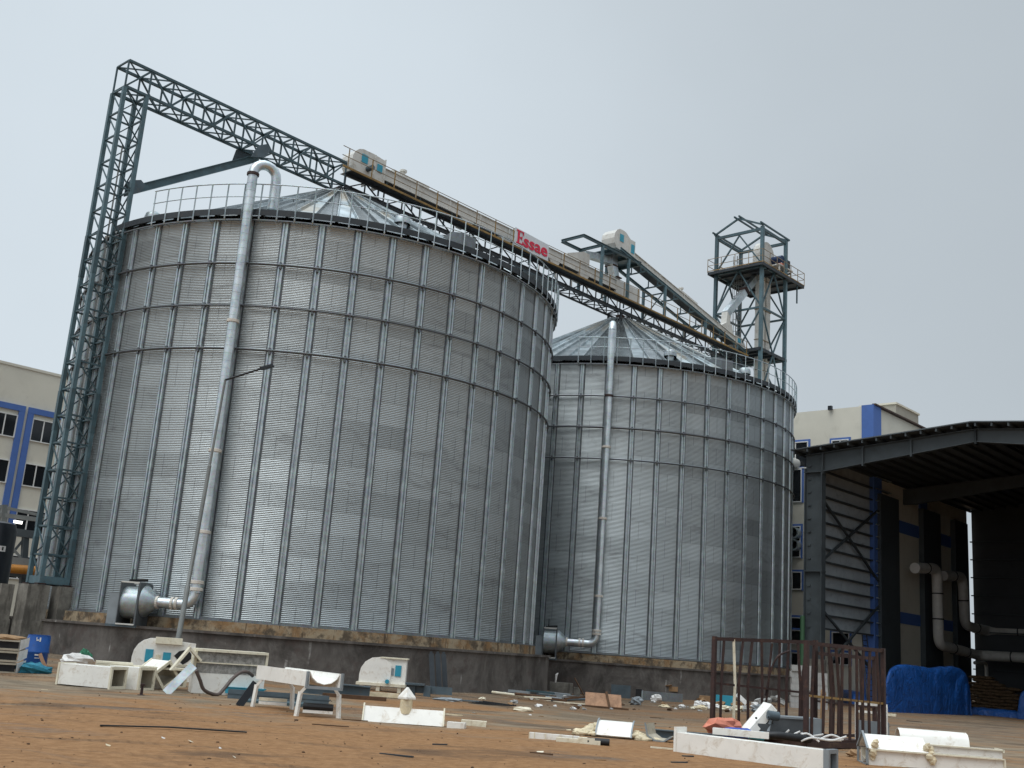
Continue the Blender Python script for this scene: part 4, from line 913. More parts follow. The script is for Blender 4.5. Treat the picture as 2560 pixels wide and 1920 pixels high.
# dust ducts along the inner wall
def duct_in(name, lab, pxs, o, r, group):
    pts = []
    for (x, y) in pxs: s, z = PL(x, y, o); pts.append(W(s, o, z))
    if r > 0.2: pts.append(pts[-1] + NX*9)      # turns along the end wall
    # round the corners
    P = [pts[0]]
    for i in range(1, len(pts)-1):
        a, c, d = pts[i-1], pts[i], pts[i+1]; u = (a-c).normalized(); v = (d-c).normalized(); L = min(0.75, (a-c).length*0.45, (d-c).length*0.45)
        for t_ in (0, 0.2, 0.4, 0.6, 0.8, 1): P.append((c+u*L)*(1-t_)**2 + c*2*t_*(1-t_) + (c+v*L)*t_**2)
    P.append(pts[-1]); t = thing(name, lab, 'duct', P[0], 0, group); MB().tube(P, r, 16).build('pipe', 'pipe_cream', t, smooth='auto')
    for i in range(len(pts)-1):
        L = (pts[i+1]-pts[i]).length; n_ = int(L/2.4); d = (pts[i+1]-pts[i]).normalized()
        for k in range(1, n_+1): q = pts[i]+d*(L*k/(n_+1)); MB().tube([q-d*0.04, q+d*0.04], r+0.035, 16).build('joint_ring', 'black_rubber', t)
duct_in('dust_duct', 'large cream dust duct in the shed, bending down in front of the beige panel', [(2287, 1420), (2342, 1421), (2347, 1612), (2446, 1638)], OB+1.2, 0.34, 'dust ducts inside the shed')
duct_in('dust_duct', 'second cream dust duct in the shed, the one nearer the bright gap', [(2358, 1440), (2406, 1441), (2412, 1563), (2466, 1577)], OB+0.9, 0.34, 'dust ducts inside the shed')
duct_in('dust_duct', 'thin cream branch pipe under the dust ducts, left one above the sacks', [(2437, 1657), (2466, 1657), (2467, 1695)], OB+1.0, 0.12, 'thin branch pipes above the sacks')
duct_in('dust_duct', 'thin cream branch pipe under the dust ducts, right one above the sacks', [(2503, 1650), (2521, 1662), (2522, 1702)], OB+1.0, 0.12, 'thin branch pipes above the sacks')
# tarpaulin-covered heap
def heap(name, mat, lab, cat, A, Bp, depth, h, seed, folds=0.10, group=None, nx=60, ny=36, power=3.0, radial=False):
    rg = random.Random(seed); A, Bp = Vector(A), Vector(Bp); d = (Bp-A); L = d.length; d.normalize(); nrm = Vector((-d.y, d.x, 0))
    if nrm.y < 0: nrm = -nrm
    if radial: nrm = Vector((A.x+Bp.x, A.y+Bp.y, 0)).normalized()
    ph = [rg.uniform(0, 6.28) for _ in range(14)]; b = MB()
    def hgt(u, v):
        e = max(0, 1-abs(2*u-1)**(power*2.2))*max(0, 1-abs(2*v-1)**(power*1.6))
        return h*(e**0.45)*(1+0.025*math.sin(5*u+ph[0])+0.03*math.sin(9*u+4*v+ph[1]))
    for j in range(ny+1):
        for i in range(nx+1):
            u, v = i/nx, j/ny; z = hgt(u, v)
            th = math.atan2(z*1.1+0.25, (u-0.52)*L*0.55); rr = math.hypot(z+0.3, (u-0.52)*L*0.6)
            fold = (math.sin(11*th+ph[3]+0.8*math.sin(3*rr+ph[2]))*0.45+math.sin(23*th-1.7*rr+ph[4])*0.38+math.sin(7*u+9*v+ph[5])*0.35+math.sin(41*th+2.6*rr+ph[6])*0.22)*min(1, 0.25+0.55*rr)*(0.6+0.4*math.sin(5*u+ph[7]))
            k = folds*fold*(0.35+0.65*(1-z/h if h else 0)); fl = (1-min(1, z/(0.35*h)))
            P = A + d*(u*L) + nrm*(v*depth) - nrm*(k*1.2 if v < 0.5 else 0) + Vector((0, 0, max(0.012, z + k*0.6*(z/h)) + fl*0.02*abs(fold)))
            P += Vector((rg.uniform(-1, 1), rg.uniform(-1, 1), rg.uniform(-0.5, 0.5)))*0.012
            b.v.append(P)
    n1 = nx+1; b.f = [(j*n1+i, j*n1+i+1, (j+1)*n1+i+1, (j+1)*n1+i) for j in range(ny) for i in range(nx)]
    o = b.build(name, mat, org=A.copy(), smooth=True); tag(o, lab, cat, group); return o
TA, TB_ = G(2208, 1779), G(2430, 1788)
heap('tarpaulin_heap', 'tarp_blue', 'blue tarpaulin draped over a big heap in front of the shed', 'tarpaulin', TA+Vector((0, 0, -0.02)), TB_+Vector((0, 0, -0.02)), 3.0, 2.45, 5, 0.26, nx=90, ny=50, radial=True, power=4.5)
heap('tarpaulin_heap', 'tarp_blue', 'low crumpled blue tarpaulin spread along the foot of the sack pile', 'tarpaulin', G(2405, 1783), G(2556, 1796), 1.6, 0.42, 8, 0.20, nx=46, ny=16)
heap('tarpaulin_heap', 'tarp_blue', 'blue covered mound cut off by the right picture edge', 'tarpaulin', G(2543, 1796), G(2610, 1802), 2.0, 1.7, 9, 0.12)
heap('tarpaulin_heap', 'tarp_blue', 'small blue sheet bundle on the ground left of the big tarpaulin', 'tarpaulin', G(2128, 1756), G(2176, 1768), 1.0, 0.8, 10, 0.16, nx=30, ny=20)
# sacks
rg = random.Random(11); SA_ = G(2425, 1775)+NX*(-0.4); sd_ = (G(2548, 1786)-G(2425, 1775)).normalized(); sn_ = Vector((-sd_.y, sd_.x, 0)); ns = 0
yaw_s = math.atan2(sd_.y, sd_.x)
bag = MB()
for j in range(9):
    for i in range(15):
        u = i/14*2-1; v = j/8*2-1; f = (1-abs(u)**4)**0.5*(1-abs(v)**4)**0.5
        bag.v.append(Vector((u*0.42, v*0.26, 0.115+0.105*f)))
nbt = len(bag.v)
for j in range(9):
    for i in range(15):
        u = i/14*2-1; v = j/8*2-1; f = (1-abs(u)**4)**0.5*(1-abs(v)**4)**0.5
        bag.v.append(Vector((u*0.42, v*0.26, 0.115-0.105*f)))
bag.f = [(j*15+i, j*15+i+1, (j+1)*15+i+1, (j+1)*15+i) for j in range(8) for i in range(14)] + [(nbt+(j+1)*15+i, nbt+(j+1)*15+i+1, nbt+j*15+i+1, nbt+j*15+i) for j in range(8) for i in range(14)]
proto = None
for row in range(11):
    cnt = 5 if row < 6 else (4 if row < 8 else (3 if row < 9 else 2))
    for c_ in range(cnt):
        P = SA_ + sd_*(0.35+c_*0.80+(0.35 if row % 2 else 0)+rg.uniform(-0.06, 0.06)) + sn_*(0.10*row+rg.uniform(-0.06, 0.06)) + Vector((0, 0, row*0.205))
        if proto is None: o = bag.build('jute_sack', 'jute', smooth=True); proto = o
        else: o = proto.copy(); COL.objects.link(o)
        o.location = P; o.rotation_euler = (rg.uniform(-0.06, 0.06), rg.uniform(-0.10, 0.10), yaw_s+rg.uniform(-0.12, 0.12)); o.scale = (rg.uniform(0.97, 1.12), 1.05, rg.uniform(0.98, 1.12))
        tag(o, 'filled brown jute sack in the pile beside the blue tarpaulin', 'sack', 'jute sacks piled in front of the shed')
# concrete blocks pile behind the cage
blk = None; rg = random.Random(4); BP = G(1990, 1768)
for i in range(7):
    for jx in range(3):
        if i == 6 and jx == 2: continue
        b = MB().box(-0.28, 0.28, -0.2, 0.2, 0, 0.28) if blk is None else None
        if b: o = b.build('concrete_block', 'block_grey'); blk = o
        else: o = blk.copy(); COL.objects.link(o)
        o.location = BP + Vector((jx*0.58+rg.uniform(-0.03, 0.03), rg.uniform(-0.06, 0.06), i*0.285)); o.rotation_euler = (0, 0, rg.uniform(-0.06, 0.06)-0.1)
        tag(o, 'light grey concrete block in the neat stack beside the shed column', 'block', 'concrete blocks stacked beside the shed column')
# leaning ladder, red extinguisher, green downpipe at the shed
a_ = G(2172, 1768); ld = thing('ladder', 'dark steel ladder leaning on the wall just left of the blue tarpaulin', 'ladder', a_)
sL, zL = PL(2160, 1588, OB+0.6)
tpL, tpR = W(sL-0.25, OB+0.6, zL), W(sL+0.35, OB+0.6, zL); bL = a_+Vector((-0.25, -0.6, 0)); bR = a_+Vector((0.3, -0.35, 0))
MB().bar(bL, tpL, 0.06).build('rail', 'black_rubber', ld); MB().bar(bR, tpR, 0.06).build('rail', 'black_rubber', ld)
for i in range(1, 13): MB().bar(bL+(tpL-bL)*i/13, bR+(tpR-bR)*i/13, 0.04).build('rung', 'black_rubber', ld)
P = G(2039, 1742); t = thing('fire_extinguisher', 'small red fire extinguisher standing beside the shed column', 'extinguisher', P)
MB().tube([P, P+Vector((0, 0, 0.5)), P+Vector((0, 0, 0.58)), P+Vector((0, 0, 0.62))], [0.11, 0.11, 0.07, 0.03], 12).build('cylinder', 'red_paint', t, smooth='auto'); MB().tube([P+Vector((-0.1, -0.1, 0.25)), P+Vector((-0.1, -0.1, 0.5))], 0.04, 6).build('label_sleeve', 'white_plastic', t)
o0, z0 = PS(2006, 1580, S0-0.5); b = MB(); b.tube([W(S0-0.5, o0, 0), W(S0-0.5, o0, z0+0.9)], 0.13, 10); tag(b.build('downpipe', 'green_pole', org=W(S0-0.5, o0, 0), smooth='auto'), 'dark green vertical downpipe beside the grey shed column', 'pipe')
# ------------------------------------------------------------------ things lying about the yard
def hollow(b, x0, x1, y0, y1, z0, z1, th=0.02, fl=0.05):   # square duct along x, open at both ends, with end flanges
    b.box(x0, x1, y0, y1, z0, z0+th); b.box(x0, x1, y0, y1, z1-th, z1); b.box(x0, x1, y0, y0+th, z0+th, z1-th); b.box(x0, x1, y1-th, y1, z0+th, z1-th)
    return b
def frame_ring(x, y0, y1, z0, z1, w=0.05, t=0.025):
    b = MB(); b.box(x-t, x+t, y0-w*0.4, y1+w*0.4, z0-w*0.4, z0+w); b.box(x-t, x+t, y0-w*0.4, y1+w*0.4, z1-w, z1+w*0.4); b.box(x-t, x+t, y0-w*0.4, y0+w, z0+w, z1-w); b.box(x-t, x+t, y1-w, y1+w*0.4, z0+w, z1-w); return b
def duct_piece(lab, px, py, yaw, L, wd, ht, tilt=0, roll=0, z=0.0, pitch=0):
    t, k = gthing('duct_section', lab, 'duct section', px, py, yaw, 'white duct sections dumped by the plinth', z=z)
    t.rotation_euler = (math.radians(roll), math.radians(pitch), t.rotation_euler[2])
    hollow(MB(), -L, 0, 0, wd, 0, ht).build('shell', 'white_panel', t)
    hollow(MB(), -L+0.03, -0.03, 0.022, wd-0.022, 0.022, ht-0.022, 0.004).build('lining', 'white_inner', t)
    frame_ring(0.0, 0, wd, 0, ht).build('flange', 'white_edge', t); frame_ring(-L, 0, wd, 0, ht).build('flange', 'white_edge', t)
    return t
duct_piece('long white square duct section lying at the left front of the scrap heap', 272, 1722, -36, 1.55, 0.62, 0.50, z=0.03)
duct_piece('short white square duct section just right of the long left one', 344, 1723, -38, 1.0, 0.60, 0.54, z=0.01)
duct_piece('white square duct section balanced on its edge, mouth turned like a diamond', 408, 1722, -58, 0.9, 0.52, 0.52, roll=38, z=0.02)
duct_piece('white square duct section standing upright-mouthed beside the leaning galvanised strip', 424, 1716, -52, 0.8, 0.50, 0.60)
# long flat cover strip behind
b = MB(); b.box(0, 2.3, 0, 0.4, 0.50, 0.56); b.box(0.0, 0.9, -0.01, 0.42, 0.565, 0.62)
gsolo(b, 'cover_plate', 'white_edge', 'flat cream cover plate lying across the tops of the white duct sections', 'cover plate', 232, 1712, 2)
# casing with blue panels
t, k = gthing('machine_casing', 'white rounded machine casing with two blue panels behind the lamp pole', 'casing', 322, 1690, 0)
pr = [(0, 0), (1.75, 0), (1.75, 1.10), (0.62, 1.18)] + [(0.55+0.55*math.cos(a), 0.62+0.56*math.sin(a)) for a in [math.radians(x) for x in (100, 120, 140, 160, 180)]]
MB().prism(pr, 0.0, 0.45, lambda a, c, d: Vector((a, d, c))).build('shell', 'white_panel', t)
for x0, x1, z0, z1 in ((0.36, 0.58, 0.50, 0.86), (0.86, 1.08, 0.42, 0.80)): MB().box(x0, x1, -0.025, -0.002, z0, z1).build('blue_panel', 'cyan_panel', t)
b = MB(); b.box(0.66, 0.80, -0.02, -0.003, 0.45, 0.72); b.build('bearing_plate', 'white_edge', t)
b = MB(); b.prism([(1.17, 0.72), (1.30, 0.86), (1.45, 0.90), (1.60, 0.86), (1.72, 0.72), (1.58, 0.58), (1.45, 0.48), (1.32, 0.58)], -0.012, -0.002, lambda a, c, d: Vector((a, d, c))); b.build('cut_out', 'black_rubber', t)
b = MB(); b.box(0.6, 1.35, -0.12, 0.45, 1.04, 1.22); b.build('top_flange', 'white_edge', t)
# big trough on its side with grey lining
t, k = gthing('trough_section', 'big white trough section on its side showing rough grey lining', 'trough', 478, 1729, 8)
L = 1.85
MB().box(0, L, 0.0, 0.62, 0.0, 0.52).build('lower_panel', 'white_panel', t)
MB().box(0.04, L-0.04, 0.02, 0.55, 0.525, 1.06).build('lining', 'grey_lining', t)
b = MB(); b.box(-0.02, L+0.02, -0.06, 0.62, 1.065, 1.13); b.box(-0.03, 0.03, -0.03, 0.6, 0.5, 1.065); b.box(L-0.03, L+0.03, -0.03, 0.6, 0.5, 1.065); b.box(0.03, L-0.03, -0.02, 0.03, 0.77, 0.80); b.build('flange', 'white_edge', t)
b = MB(); b.prism([(0, 0), (0.42, 0.62), (0.44, 0.55), (0.06, 0)], -0.3, 0.1, lambda a, c, d: Vector((a-0.62, d, c+0.55))); b.prism([(0.40, 0.62), (0.75, 0.30), (0.72, 0.25), (0.40, 0.55)], -0.3, 0.1, lambda a, c, d: Vector((a-0.62, d, c+0.55))); b.build('end_lid', 'white_edge', t)
# leaning galvanised strip
t = gsolo(MB().bar((-0.45, 0, 0.02), (0.12, 0.15, 0.72), 0.22, 0.03, (0, -1, 0.5)), 'metal_strip', 'galvanised_duct', 'galvanised sheet strip leaning against the white scrap', 'metal strip', 462, 1735, 0)
# brown hose
P0 = G(492, 1700); pts = [(490, 1676, 0.5), (500, 1700, 0.3), (508, 1722, 0.12), (525, 1733, 0.04), (545, 1736, 0.04), (562, 1720, 0.2), (580, 1698, 0.5), (600, 1682, 0.62), (618, 1680, 0.55), (632, 1690, 0.38)]
b = MB(); q = []
for x, y, z in pts:
    g = G(x, 1738); d = ray(x, y); t_ = math.hypot(g.x, g.y)/math.hypot(d.x, d.y); q.append(Vector((0, 0, CAMH))+d*t_)
def smooth_path(q, n=5):
    out = []
    for i in range(len(q)-1):
        p0, p1, p2, p3 = q[max(0, i-1)], q[i], q[i+1], q[min(len(q)-1, i+2)]
        for k in range(n):
            u = k/n; out.append(0.5*((2*p1)+(p2-p0)*u+(2*p0-5*p1+4*p2-p3)*u*u+(3*p1-p0-3*p2+p3)*u**3))
    return out+[q[-1]]
b.tube(smooth_path(q), 0.045, 8); tag(b.build('hose', 'hose_brown', org=P0, smooth='auto'), 'brown hose arching in front of the lined trough section', 'hose')
# trough on two leg frames
t, k = gthing('trough_on_legs', 'white U-shaped trough standing on two white leg frames in front of the scrap', 'trough', 764, 1790, -4)
ang = math.radians(121); D_ = 2.6
def TT(x, y, z): return Vector((x*math.cos(0)+y*math.cos(ang), y*math.sin(ang), z))
Wd = 0.62
b = MB(); b.sheet(([(0, 0.92), (0.0, 0.90), (0.05, 0.80), (0.16, 0.71), (0.31, 0.675), (0.46, 0.71), (0.57, 0.80), (0.62, 0.90), (0.62, 0.92)], 0, D_), 0.015, lambda a, c, d: TT(a, d, c)); b.build('curved_trough', 'white_panel', t)
b = MB()
for x in (-0.03, Wd+0.0): b.add([TT(x, 0, 0.62), TT(x+0.03, 0, 0.62), TT(x+0.03, D_, 0.62), TT(x, D_, 0.62), TT(x, 0, 0.92), TT(x+0.03, 0, 0.92), TT(x+0.03, D_, 0.92), TT(x, D_, 0.92)], [(3,2,1,0),(4,5,6,7),(0,1,5,4),(1,2,6,5),(2,3,7,6),(3,0,4,7)])
b.build('side_plate', 'white_panel', t)
b = MB(); b.bar(TT(-0.08, -0.01, 0.61), TT(Wd+0.08, -0.01, 0.61), 0.05, 0.06); b.bar(TT(-0.05, -0.01, 0.61), TT(-0.05, -0.01, 0.93), 0.05, 0.05); b.bar(TT(Wd+0.05, -0.01, 0.61), TT(Wd+0.05, -0.01, 0.93), 0.05, 0.05); b.build('end_flange', 'fan_light', t)
for y in (0.15, 2.35):
    f = None
    b = MB(); b.tube([TT(0.0, y, 0.22), TT(Wd, y, 0.22)], 0.07, 12) if y < 1 else b.bar(TT(0, y, 0.2), TT(Wd, y, 0.2), 0.07, 0.07); b.build('roller' if y < 1 else 'cross_bar', 'black_rubber' if y < 1 else 'white_edge', t)
    MB().bar(TT(0, y, 0.12), TT(Wd, y, 0.12), 0.08, 0.06).build('cross_bar', 'white_panel', t)
    for x, sx in ((0.0, -1), (Wd, 1)):
        b = MB(); b.bar(TT(x-0.02*sx, y, 0.62), TT(x+0.09*sx, y, 0.48), 0.085, 0.06); b.bar(TT(x+0.09*sx, y, 0.50), TT(x+0.13*sx, y, -0.02), 0.085, 0.06); b.build('leg', 'white_panel', t)
# curved housing with blue panel by the plinth
t, k = gthing('conveyor_housing', 'white half-round conveyor housing with blue panel against the plinth', 'housing', 890, 1721, -6)
pr = [(0, 0.22), (1.55, 0.22), (1.55, 1.02), (0.75, 1.06)] + [(0.72+0.66*math.cos(a), 0.40+0.66*math.sin(a)) for a in [math.radians(x) for x in (95, 115, 135, 155, 175)]] 
MB().prism([(0.05, 0.25), (0.95, 0.25), (0.95, 0.80)] + [(0.55+0.50*math.cos(a), 0.50+0.58*math.sin(a)) for a in [math.radians(x) for x in (35, 60, 85, 110, 135, 160, 180)]], 0.0, 0.55, lambda a, c, d: Vector((a*1.15, d, c))).build('curved_shell', 'white_panel', t, smooth='auto')
MB().box(0.75, 1.58, 0.05, 0.6, 0.25, 1.04).build('side_casing', 'white_panel', t)
MB().box(1.22, 1.42, 0.02, 0.045, 0.50, 0.85).build('blue_panel', 'cyan_panel', t); MB().box(1.08, 1.18, 0.025, 0.045, 0.52, 0.75).build('bearing_plate', 'fan_light', t)
b = MB(); b.box(-0.02, 1.60, -0.06, 0.62, 0.16, 0.25); b.box(0.70, 1.62, -0.02, 0.64, 1.045, 1.085); b.build('flange', 'white_edge', t)
b = MB()
for x in (0.1, 0.65, 1.35): b.box(x, x+0.12, -0.02, 0.4, -0.03, 0.16)
b.build('foot', 'white_edge', t); MB().tube([(1.0, -0.02, 0.32), (1.0, -0.16, 0.32)], 0.07, 10).build('shaft_hub', 'cyan_panel', t)
# dark crates
for i, (px, py, lab) in enumerate(((775, 1690, 'low black slatted crate against the plinth, the left one'), (818, 1694, 'larger black slatted crate against the plinth, behind the white trough'))):
    t, k = gthing('slatted_crate', lab, 'crate', px, py, 3)
    b = MB(); w_, h_ = (0.52, 0.34) if i == 0 else (0.85, 0.42)
    for z in (0.0, h_*0.35, h_*0.7): b.box(-w_/2, w_/2, 0, 0.4, z, z+h_*0.22)
    b.build('slats', 'black_plastic', t); b = MB()
    for x in (-w_/2, 0, w_/2-0.05): b.box(x, x+0.05, 0.02, 0.38, h_*0.2, h_*0.72)
    b.build('corner_post', 'black_rubber', t)
# grey-blue steel plates and beams
b = MB(); b.box(-1.2, 1.3, 0, 0.5, 0.10, 0.13); b.box(-1.2, 1.3, 0.0, 0.03, 0.0, 0.24); gsolo(b, 'steel_plate', 'steel_blue_grey', 'long blue-grey folded steel plate under the white trough', 'steel plate', 690, 1752, -8)
b = MB(); b.ibeam((-0.9, 0.2, 0.2), (1.0, 0.2, 0.16), 0.3, 0.36, 0.03); gsolo(b, 'steel_beam', 'steel_blue_grey', 'short blue-grey steel beam on the ground right behind the white trough', 'beam', 835, 1738, -5)
b = MB(); b.box(-0.5, 0.5, 0, 0.35, 0.18, 0.22); b.box(-0.5, 0.5, 0, 0.02, 0.06, 0.22); gsolo(b, 'steel_plate', 'cyan_panel', 'teal perforated steel plate propped beside the hose end', 'steel plate', 610, 1738, -10)
b = MB(); b.box(-0.6, 0.9, 0, 0.8, 0.0, 0.06); gsolo(b, 'steel_plate', 'steel_teal', 'dark teal steel plate flat on the earth between trough legs', 'steel plate', 660, 1758, -4)
t_ = gsolo(MB().bar((-0.13, 0, 0), (0.18, 0.12, 0.52), 0.17, 0.10, (0, -1, 0)), 'channel_piece', 'black_plastic', 'short black channel piece leaning by the left leg of the white trough', 'channel', 612, 1764, 0)
# dark upright channels leaning on the plinth
for i, (px, lab) in enumerate(((1082, 'leftmost of three dark channels leaning upright on the plinth'), (1098, 'middle of three dark channels leaning upright on the plinth'), (1113, 'rightmost of three dark channels leaning upright on the plinth'))):
    b = MB(); b.bar((0, 0, 0.0), (-0.17, 0.26, 1.22), 0.17, 0.10, (0, -1, 0.3)); b.bar((-0.17, 0.25, 1.18), (-0.18, 0.27, 1.30), 0.09, 0.06, (0, -1, 0.3))
    gsolo(b, 'steel_channel', 'deck_plate', lab, 'channel', px, 1735, 0, 'dark channels leaning on the plinth', z=0.12)
t, k = gthing('steel_bracket', 'blue-grey steel bracket assembly on the ground at the feet of the leaning channels', 'bracket', 1060, 1738, -3)
b = MB(); b.box(-0.6, 0.9, 0, 0.25, 0.1, 0.16); b.box(-0.6, 0.9, 0.0, 0.03, 0.16, 0.34); b.box(-0.62, 0.0, -0.25, 0.1, 0.34, 0.40); b.build('rail', 'steel_blue_grey', t)
MB().box(-0.55, -0.3, -0.1, 0.2, -0.03, 0.34).build('foot', 'steel_blue_grey', t); MB().box(-0.02, 0.2, -0.1, 0.2, -0.03, 0.34).build('foot', 'steel_blue_grey', t)
# ridge cap with little chimney
t, k = gthing('ridge_cover', 'white ridge-shaped cover with a small capped chimney lying in the foreground', 'cover', 915, 1800, -3)
MB().sheet(([(0.0, 0.0), (0.16, 0.30), (0.32, 0.0)], -0.08, 1.62), 0.012, lambda a, c, d: Vector((d, a, c))).build('roof_sheet', 'white_panel', t)
b = MB()
for x in (-0.09, 1.60): b.sheet(([(-0.02, 0.0), (0.16, 0.34), (0.34, 0.0)], x, x+0.03), 0.03, lambda a, c, d: Vector((d, a, c)))
b.build('end_rib', 'white_edge', t)
MB().tube([(0.80, 0.2, 0.2), (0.80, 0.2, 0.52)], 0.13, 14).build('stub', 'foam_cream', t, smooth='auto')
MB().lathe([(0.19, 0.50), (0.19, 0.54), (0.02, 0.74), (0.0, 0.74)], 4, lambda a, bb, c: Vector((0.80+a, 0.2+bb, c))).build('cap', 'white_panel', t)
# small white channel pieces
b = MB(); b.box(0, 0.38, 0, 0.22, 0.10, 0.13); b.box(0, 0.38, 0, 0.012, 0, 0.10); b.box(0.36, 0.38, 0, 0.22, 0, 0.10); gsolo(b, 'tray_piece', 'white_panel', 'small upturned white tray on the earth, left of its pair', 'tray', 1117, 1815, -8)
b = MB(); b.box(0, 0.55, 0, 0.2, 0.09, 0.12); b.box(0, 0.55, 0, 0.012, 0, 0.09); gsolo(b, 'tray_piece', 'white_edge', 'small upturned white tray on the earth, right of its pair', 'tray', 1152, 1810, -6)
gsolo(MB().bar((0, 0, 0.03), (0.5, 0.05, 0.02), 0.05, 0.03), 'wood_batten', 'foam_cream', 'thin pale batten lying right of the ridge cover', 'batten', 1106, 1784, -5)
# bar pile near the gap between the silos
rg = random.Random(21)
for i in range(16):
    px = 1285+i*11+rg.uniform(-5, 5); py = 1735+rg.uniform(-5, 16)+i*0.9; L = rg.uniform(0.9, 2.2); z = rg.uniform(0.02, 0.28); dz_ = rg.uniform(-0.1, 0.12)
    b = MB(); q = rg.random()
    if q < 0.5: b.bar((-L/2, 0, z), (L/2, 0, max(0.02, z+dz_)), rg.uniform(0.05, 0.12), rg.uniform(0.04, 0.09))
    else: b.tube([(-L/2, 0, z), (L/2, 0, max(0.03, z+dz_))], rg.uniform(0.03, 0.05), 8)
    o = gsolo(b, 'steel_offcut', rg.choice(['steel_blue_grey', 'steel_blue_grey', 'galvanised_dark', 'steel_teal', 'white_edge', 'fan_light', 'wood_dark']), 'loose steel offcut in the scrap pile left of the brown boards', 'steel offcut', px, py, rg.uniform(-38, 30), 'steel offcuts in a scrap pile')
for i, (px, py) in enumerate(((1310, 1731), (1327, 1744), (1411, 1741))):
    b = MB(); b.tube([(0, 0, 0.12), (0.02, -0.05, 0.12)], 0.075, 12); gsolo(b, 'end_cap', 'white_plastic', 'round white pipe end cap among the steel offcuts', 'cap', px, py+8, 0, 'white end caps in the scrap pile', smooth='auto')
b = MB(); b.bar((-1.5, 0.3, 0.03), (1.6, -0.3, 0.03), 0.16, 0.05); gsolo(b, 'wood_batten', 'white_edge', 'long pale board lying in front of the steel offcut pile', 'batten', 1418, 1757, -6)
# boards
t, k = gthing('board_panel', 'brown board panel tilted against the scrap, with a cross batten', 'board', 1463, 1764, -5)
MB().add([(0, 0, 0.05), (0.95, 0, 0.05), (0.80, 0.35, 0.52), (-0.05, 0.35, 0.52), (0, 0.03, 0.03), (0.95, 0.03, 0.03), (0.80, 0.38, 0.50), (-0.05, 0.38, 0.50)], [(0,1,2,3),(7,6,5,4),(0,4,5,1),(1,5,6,2),(2,6,7,3),(3,7,4,0)]).build('sheet', 'wood_plank', t)
MB().bar((0.92, -0.03, 0.03), (0.75, 0.34, 0.58), 0.09, 0.07, (0, -1, 0.5)).build('batten', 'wood_dark', t)
t, k = gthing('board_panel', 'smaller brown board panel right of the battened one', 'board', 1520, 1768, -5)
MB().add([(0, 0, 0.05), (0.52, 0, 0.05), (0.45, 0.35, 0.50), (-0.10, 0.35, 0.50), (0, 0.03, 0.03), (0.52, 0.03, 0.03), (0.45, 0.38, 0.48), (-0.10, 0.38, 0.48)], [(0,1,2,3),(7,6,5,4),(0,4,5,1),(1,5,6,2),(2,6,7,3),(3,7,4,0)]).build('sheet', 'wood_plank', t)
b = MB(); b.bar((-1.5, 0, 0.05), (0.7, -0.05, 0.04), 0.14, 0.07); b.box(0.3, 0.5, -0.1, 0.15, 0, 0.05); gsolo(b, 'wood_batten', 'wood_dark', 'dark timber under the foot of the brown boards', 'batten', 1525, 1771, -5)
# blocks, boxes at the foot of the farther plinth
gsolo(MB().box(-0.55, 0.55, 0, 0.5, 0, 0.55).box(0.6, 0.9, 0.02, 0.4, 0, 0.38), 'rubble_block', 'concrete_pier', 'rough grey concrete block in the corner between the two plinths', 'block', 1402, 1735, 0)
b = MB(); b.tube([(0, 0, 0.55), (0.02, 0, 0.9), (0.1, 0, 0.98)], [0.03, 0.06, 0.02], 7); gsolo(b, 'plastic_scrap', 'white_plastic', 'white plastic scrap on top of the rough concrete block', 'scrap', 1387, 1736, 0)
b = MB(); b.bar((0, 0, 0), (-0.55, 0.5, 0.85), 0.05, 0.05); gsolo(b, 'wood_batten', 'wood_dark', 'thin dark stick leaning behind the brown boards', 'batten', 1463, 1742, 0)
b = MB(); b.box(0, 0.95, 0, 0.04, 0, 0.62); 
for x in (0.3, 0.4, 0.62): b.box(x, x+0.04, -0.02, 0, 0, 0.62)
gsolo(b, 'metal_sheet', 'steel_blue_grey', 'blue-grey ribbed metal panel standing against the farther plinth', 'panel', 1527, 1742, 0)
t, k = gthing('metal_box', 'long grey galvanised box with open dark end at the farther plinth', 'box', 1604, 1749, -2)
MB().box(0.0, 1.95, 0, 0.5, 0, 0.42).build('body', 'galvanised_dark', t); MB().box(-0.3, 0.0, 0.02, 0.5, 0, 0.5).build('open_end', 'black_rubber', t); MB().box(-0.01, 0.04, -0.02, 0.52, -0.02, 0.45).build('rim', 'galvanised', t)
t, k = gthing('cardboard_box', 'open brown cardboard box sitting on the grey galvanised box', 'carton', 1663, 1748, 4, z=0.42)
b = MB(); b.box(0, 0.62, 0.05, 0.4, 0, 0.24); b.build('body', 'cardboard', t); b = MB(); b.bar((0, 0, 0.24), (0.3, -0.08, 0.30), 0.02, 0.2, (0, -1, 0.3)); b.box(0.0, 0.6, 0.38, 0.4, 0.24, 0.4); b.build('flap', 'cardboard', t)
# bagged rubbish heap by the plinth
def lump(name, mat, lab, cat, px, py, rx, ry, rz, jit, seed, group=None, z=0.0, yaw=0):
    rg2 = random.Random(seed); b = MB(); b.ball((0, 0, rz*0.75), rx, ry, rz, 11, 7, jit, rg2)
    for v in b.v:
        v.z = max(0.004, v.z + rg2.uniform(-0.2, 0.2)*rz*jit*2)
    return gsolo(b, name, mat, lab, cat, px, py, yaw, group, z)
rg = random.Random(31)
for i in range(22):
    px = rg.uniform(1700, 1905); py = 1752+rg.uniform(-8, 18)+(px-1700)*0.05; r = rg.uniform(0.07, 0.24)
    m_ = rg.choice(['white_plastic', 'white_plastic', 'white_edge', 'cardboard', 'wood_dark', 'block_grey', 'fan_light'])
    lump('litter_lump', m_, 'crumpled piece of rubbish in the litter heap behind the rusty cage', 'litter', px, py, r*1.3, r, r*rg.uniform(0.5, 0.9), 0.35, i, 'rubbish heaped along the farther plinth', yaw=rg.uniform(0, 180))
